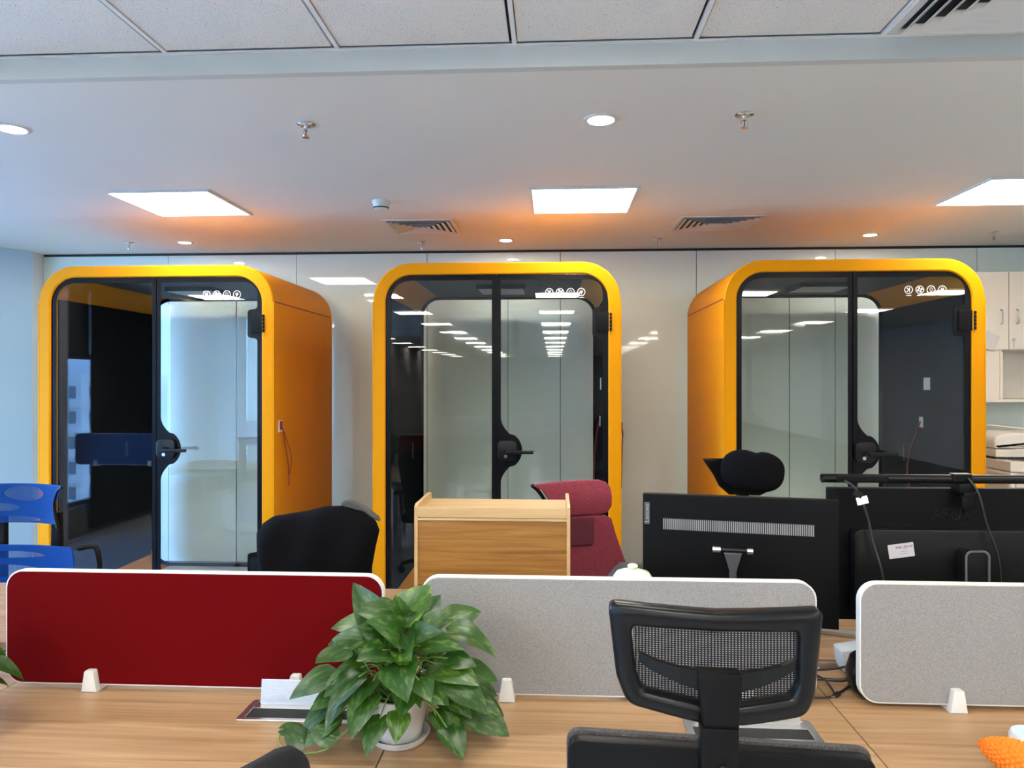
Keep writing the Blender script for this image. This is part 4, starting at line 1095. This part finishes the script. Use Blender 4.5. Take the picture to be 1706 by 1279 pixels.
obj('counterweight', bm, M_blackpl, lbr, smooth=30)
cb_ = tag(obj('lamp_cord', tube(bmesh.new(), [(1.243, 2.29, 1.288), (1.262, 2.270, 1.245), (1.285, 2.266, 1.15), (1.315, 2.262, 1.05), (1.335, 2.30, .92), (1.33, 2.42, .76), (1.30, 2.50, .7435)], .0032, 7), M_cord, smooth='all'),
          'black cord hanging from the clip of the monitor light bar', 'cord')
tc_ = thing('tagged_cord', 'black cord with a white tag hanging over the wide monitor, left side', 'cord', (0, 0, 0))
obj('cord', tube(bmesh.new(), [(.880, 2.288, 1.278), (.900, 2.272, 1.262), (.916, 2.268, 1.235), (.938, 2.262, 1.17), (.950, 2.255, 1.10), (.968, 2.24, 1.02), (.978, 2.24, .95), (.985, 2.23, .86), (.96, 2.24, .76), (.90, 2.24, .7440)], .0038, 7), M_cord, tc_, smooth='all')
obj('tag', xf(B(-.0165, .0165, -.001, .001, -.0115, .0115), T(.922, 2.2625, 1.222) @ R(-14, 'Y')), M_white, tc_)
obj('wrap', xf(B(-.012, .012, -.007, .007, -.010, .010, bev=.003), T(.912, 2.268, 1.240) @ R(30, 'Y')), M_blackm, tc_)
tag(obj('paper_strip', prism(bmesh.new(), rpoly([(-.035, -.006), (.015, -.007), (.030, -.002), (-.02, .007), (-.035, .006)], .002, 2), -.001, .001), M_white, loc=(.885, 2.3205, 1.2415)),
    'sliver of white paper stuck at the top left corner of the wide monitor', 'paper')

# ================================================================== ITEMS AT THE GAP BETWEEN DIVIDERS
ps = thing('power_strip', 'pale grey power strip tilted behind the right grey divider', 'power strip', (.905, 2.14, DZ + .010), 0)
obj('body', xf(B(-.09, .12, -.035, .035, 0, .062, bev=.01), R(-10, 'Y') @ T(0, 0, .03)), mat('pale_plastic', (.56, .60, .60), .4), ps, smooth=30)
obj('lower_case', xf(B(-.075, .115, -.04, .03, -.02, .03, bev=.008), R(-10, 'Y') @ T(0, 0, .025)), M_blackpl, ps, smooth=30)
pc = tag(obj('black_pouch', puff(bmesh.new(), rows_from([(.003, -.07, .09), (.02, -.09, .11), (.06, -.098, .12), (.10, -.085, .11), (.118, -.06, .09)], 3), 14, None, .085, .4), M_blackpl2, loc=(.885, 2.022, DZ), smooth='all'),
         'rounded black pouch leaning behind the left end of the right divider', 'pouch')
def cord(label, pts, r=.0028, name='cord'):
    return tag(obj(name, tube(bmesh.new(), pts, r, 7), M_cord, smooth='all'), label, 'cord')
zc_ = DZ + .004
cord('thin black cord looping on the desk between the grey dividers', [(.62, 2.14, zc_), (.70, 2.13, zc_ + .012), (.745, 2.10, zc_ + .01), (.752, 2.03, zc_), (.725, 1.995, zc_), (.66, 1.99, zc_)], .0024)
cord('thick black cord running from the pouch behind the grey divider', [(.84, 2.05, zc_ + .045), (.80, 2.08, zc_ + .012), (.74, 2.10, zc_ + .006), (.68, 2.105, zc_ + .004), (.60, 2.10, zc_)], .0045)
cord('black cord rising from the desk to the pale power strip', [(.93, 2.04, zc_ + .10), (.86, 2.05, zc_ + .085), (.80, 2.12, zc_ + .03), (.72, 2.16, zc_ + .006), (.62, 2.165, zc_)], .003)
us = thing('charging_cord', 'black charging cord with a metal-tipped plug lying on the desk seam', 'cord', (0, 0, 0))
obj('cord', tube(bmesh.new(), [(.85, 2.09, zc_ + .02), (.82, 2.075, zc_ + .006), (.79, 2.05, zc_), (.765, 2.025, zc_)], .0035, 7), M_cord, us, smooth='all')
obj('plug', xf(B(-.015, .015, -.006, .006, -.004, .005, bev=.002), T(.754, 2.012, zc_) @ R(48, 'Z')), M_cord, us)
obj('tip', xf(B(-.007, .0, -.0045, .0045, -.0025, .003, bev=.001), T(.741, 1.9985, zc_) @ R(48, 'Z')), M_chrome, us)

# cream lidded jar and grey garment behind the grey divider
jr = thing('lidded_jar', 'cream round jar with knobbed lid behind the long grey divider', 'jar', (.226, 2.125, DZ), 0)
M_creamj = mat('cream_ceramic', (.72, .72, .58), .25)
obj('body', lathe(bmesh.new(), [(.04, 0), (.055, .01), (.062, .10), (.060, .24), (.052, .272)], 32), M_creamj, jr, smooth=True)
obj('lid', lathe(bmesh.new(), [(.056, .272), (.056, .280), (.046, .294), (.020, .302), (.012, .302)], 32), M_creamj, jr, smooth=True)
obj('knob', lathe(bmesh.new(), [(.009, .300), (.009, .304), (.0145, .308), (.0150, .313), (.010, .317)], 24), M_creamj, jr, smooth=True)
bm = bmesh.new(); rows_ = []
for k in range(12):
    u_ = k / 11; rows_.append((.68 + .178 * u_, -.10 - .03 * math.sin(PI * u_) + .10 * max(0, u_ - .7), .12 + .03 * math.sin(PI * u_) - .03 * u_))
puff(bm, rows_, 22, lambda x, z: .018 * math.sin(26 * x + 10 * z) + .01 * math.sin(50 * x), .09, .4)
tag(obj('folded_garment', bm, M_grey_cloth, loc=(.335, 2.93, 0), smooth='all'), 'crumpled grey garment hanging on the red chair arm', 'garment')

# ================================================================== SMALL THINGS ON THE RIGHT DESK
dv = thing('round_device', 'white round device with pale blue top at the right edge of the desk', 'device', (1.085, 1.735, DZ))
obj('body', lathe(bmesh.new(), [(.045, 0), (.047, .004), (.047, .034), (.044, .040)], 36), M_whitepl, dv, smooth=True)
obj('top', lathe(bmesh.new(), [(.0435, .0398), (.043, .0415), (.002, .0418)], 36), mat('pale_blue_top', (.55, .66, .86), .3), dv, smooth=True)
obj('rubber_foot', lathe(bmesh.new(), [(.046, -.0), (.0478, .001), (.0478, .004), (.046, .0045)], 36), M_blackm, dv)
obj('mark', text_bm('1', .008, .0003), mat('mark_grey', (.35, .42, .6), .5), dv, loc=(-.02, 0, .0421), rot=(-PI / 2, 0, 0))
# orange honeycomb foam piece: pleated rows over a leaf-shaped body
bm = bmesh.new(); NU, NV = 108, 102; g = []
for j in range(NV + 1):
    v_ = j / NV; row = []
    wr = .036 * math.sin(PI * min(.97, max(.012, v_ ** .9 * .93 + .01))) ** .85
    for i in range(NU):
        a = 2 * PI * i / NU
        cell = abs(math.sin(a * 9 + (PI / 2 if int(v_ * 17) % 2 else 0))) * abs(math.sin(v_ * 17 * PI))
        r_ = wr * (1 + .0) + .0065 * cell - .003
        row.append(bm.verts.new((r_ * math.cos(a), .16 * v_, r_ * math.sin(a))))
    g.append(row)
for a, b in zip(g, g[1:]):
    for i in range(NU): bm.faces.new((a[i], b[i], b[(i + 1) % NU], a[(i + 1) % NU]))
bm.faces.new(g[0]); bm.faces.new(list(reversed(g[-1]))); bmesh.ops.recalc_face_normals(bm, faces=bm.faces)
xf(bm, R(14, 'X'))
tag(obj('foam_sleeve', bm, M_knit, loc=(.925, 1.665, DZ + .052), rot=(math.radians(-18), 0, math.radians(180 + 38)), smooth='all'),
    'orange honeycomb foam sleeve with pointed end at the bottom right', 'foam sleeve')

# ================================================================== COPIER AND WALL CABINET (right)
wc = thing('wall_cabinet', 'cream wall cabinet with hinged doors and open shelf right of the booths', 'cabinet', (3.27, 5.50, 1.425))
XD = [-.38, 0, .38, .76, 1.14]
obj('carcass', B(-.38, 1.14, .02, .378, .375, .94), M_cream, wc)
for k, (a, b) in enumerate(zip(XD, XD[1:])):
    d_ = obj('door', B(a + .0025, b - .0025, 0, .019, .380, .938, bev=.0015), M_cream, wc)
    xh = b - .055 if k % 2 == 0 else a + .055
    obj('handle', tube(bmesh.new(), [(xh, 0, .535 + .03), (xh, -.022, .545 + .03), (xh, -.026, .585 + .03), (xh, -.022, .625 + .03), (xh, 0, .635 + .03)], .006, 8), M_steel, d_, smooth='all')
    if k % 2: 
        obj('lock', cyl(bmesh.new(), (a + .03, 0, .45), (a + .03, -.008, .45), .010, n=18), M_chrome, d_)
        if k == 1: obj('key', B(a + .026, a + .034, -.014, -.010, .395, .45), M_steel, d_)
obj('shelf_board', B(-.38, 1.14, .005, .378, 0, .022, bev=.002), M_cream, wc)
obj('back_board', B(-.38, 1.14, .36, .378, .022, .375), M_cream, wc)
obj('front_board', B(-.38, -.06, .012, .03, .022, .375), M_cream, wc)
obj('divider_board', prism(bmesh.new(), rpoly([(.0, .022), (.36, .022), (.36, .375), (.0, .375)], [0, 0, 0, .03], 5), -.060, -.040, 'x', bev=.002), M_cream, wc)
obj('shelf_pin', B(.14, .15, .352, .36, .33, .34), M_black, wc); obj('shelf_pin', B(.14, .15, .352, .36, .06, .07), M_black, wc)
sl = tag(obj('plastic_sleeve', xf(prism(bmesh.new(), rpoly([(-.06, -.065), (.035, -.075), (.06, .03), (-.05, .07)], .004, 2), -.0015, .0015), R(8, 'Y')), mat('cloudy_plastic', (.62, .58, .56), .15), loc=(3.14, 5.495, 1.875)),
         'cloudy plastic sleeve hanging at the foot of the cabinet door', 'plastic sleeve')
cpz = thing('copier', 'beige office copier with dark tray below the wall cabinet', 'copier', (3.33, 5.33, 0))
obj('body', B(-.33, .34, -.30, .30, .04, .98, bev=.02), M_copier, cpz)
obj('output_deck', prism(bmesh.new(), [(-.33, -.30), (-.12, -.42), (.34, -.42), (.34, .30), (-.33, .30)], .98, 1.045, 'z', bev=.006), M_copier, cpz)
obj('output_tray', prism(bmesh.new(), [(-.26, -.20), (-.10, -.38), (.32, -.38), (.32, -.16), (-.26, -.16)], 1.0452, 1.049, 'z'), mat('tray_dark', (.045, .04, .05), .4), cpz)
sc_u = obj('scanner_unit', B(-.33, .34, -.14, .30, 1.06, 1.115, bev=.008), M_copier, cpz)
obj('document_feeder', prism(bmesh.new(), rpoly([(-.33, 1.118), (.34, 1.118), (.34, 1.225), (-.22, 1.225), (-.33, 1.20)], [.005, .005, .02, .06, .05], 5), -.13, .28, 'y', bev=.02, seg=3), M_copier, cpz, smooth=40)
obj('paper_guide', tube(bmesh.new(), [(-.25, .1, 1.265), (-.10, .0, 1.25), (.10, -.05, 1.235), (.32, -.05, 1.23)], .006, 6), M_copier, cpz, smooth='all')
obj('seam_line', B(-.331, -.20, -.141, -.139, 1.116, 1.119), M_black, cpz)
pnl = obj('control_panel', xf(B(-.02, .22, -.06, .06, -.01, .012, bev=.006), T(.06, -.36, 1.115) @ R(25, 'X')), M_blackpl, cpz)
obj('front_cover', B(-.10, .33, -.425, -.30, .30, .972, bev=.01), M_copier, cpz)
obj('side_panel', B(-.30, -.14, -.312, -.299, .45, .96, bev=.004), mat('side_panel_warm', (.60, .55, .50), .5), cpz)
obj('side_grip', B(-.24, -.19, -.318, -.311, .88, .92, bev=.002), M_copier2, cpz)
bm = bmesh.new()
for r_ in range(9):
    for q in range(4): box(bm, -.29 + q * .013, -.285 + q * .013, -.3135, -.3115, .78 + r_ * .014, .786 + r_ * .014)
o = obj('vent_holes', bm, M_copier2, cpz); o['kind'] = 'stuff'
obj('badge', B(.02, .045, -.428, -.424, .93, .94), M_black, cpz)
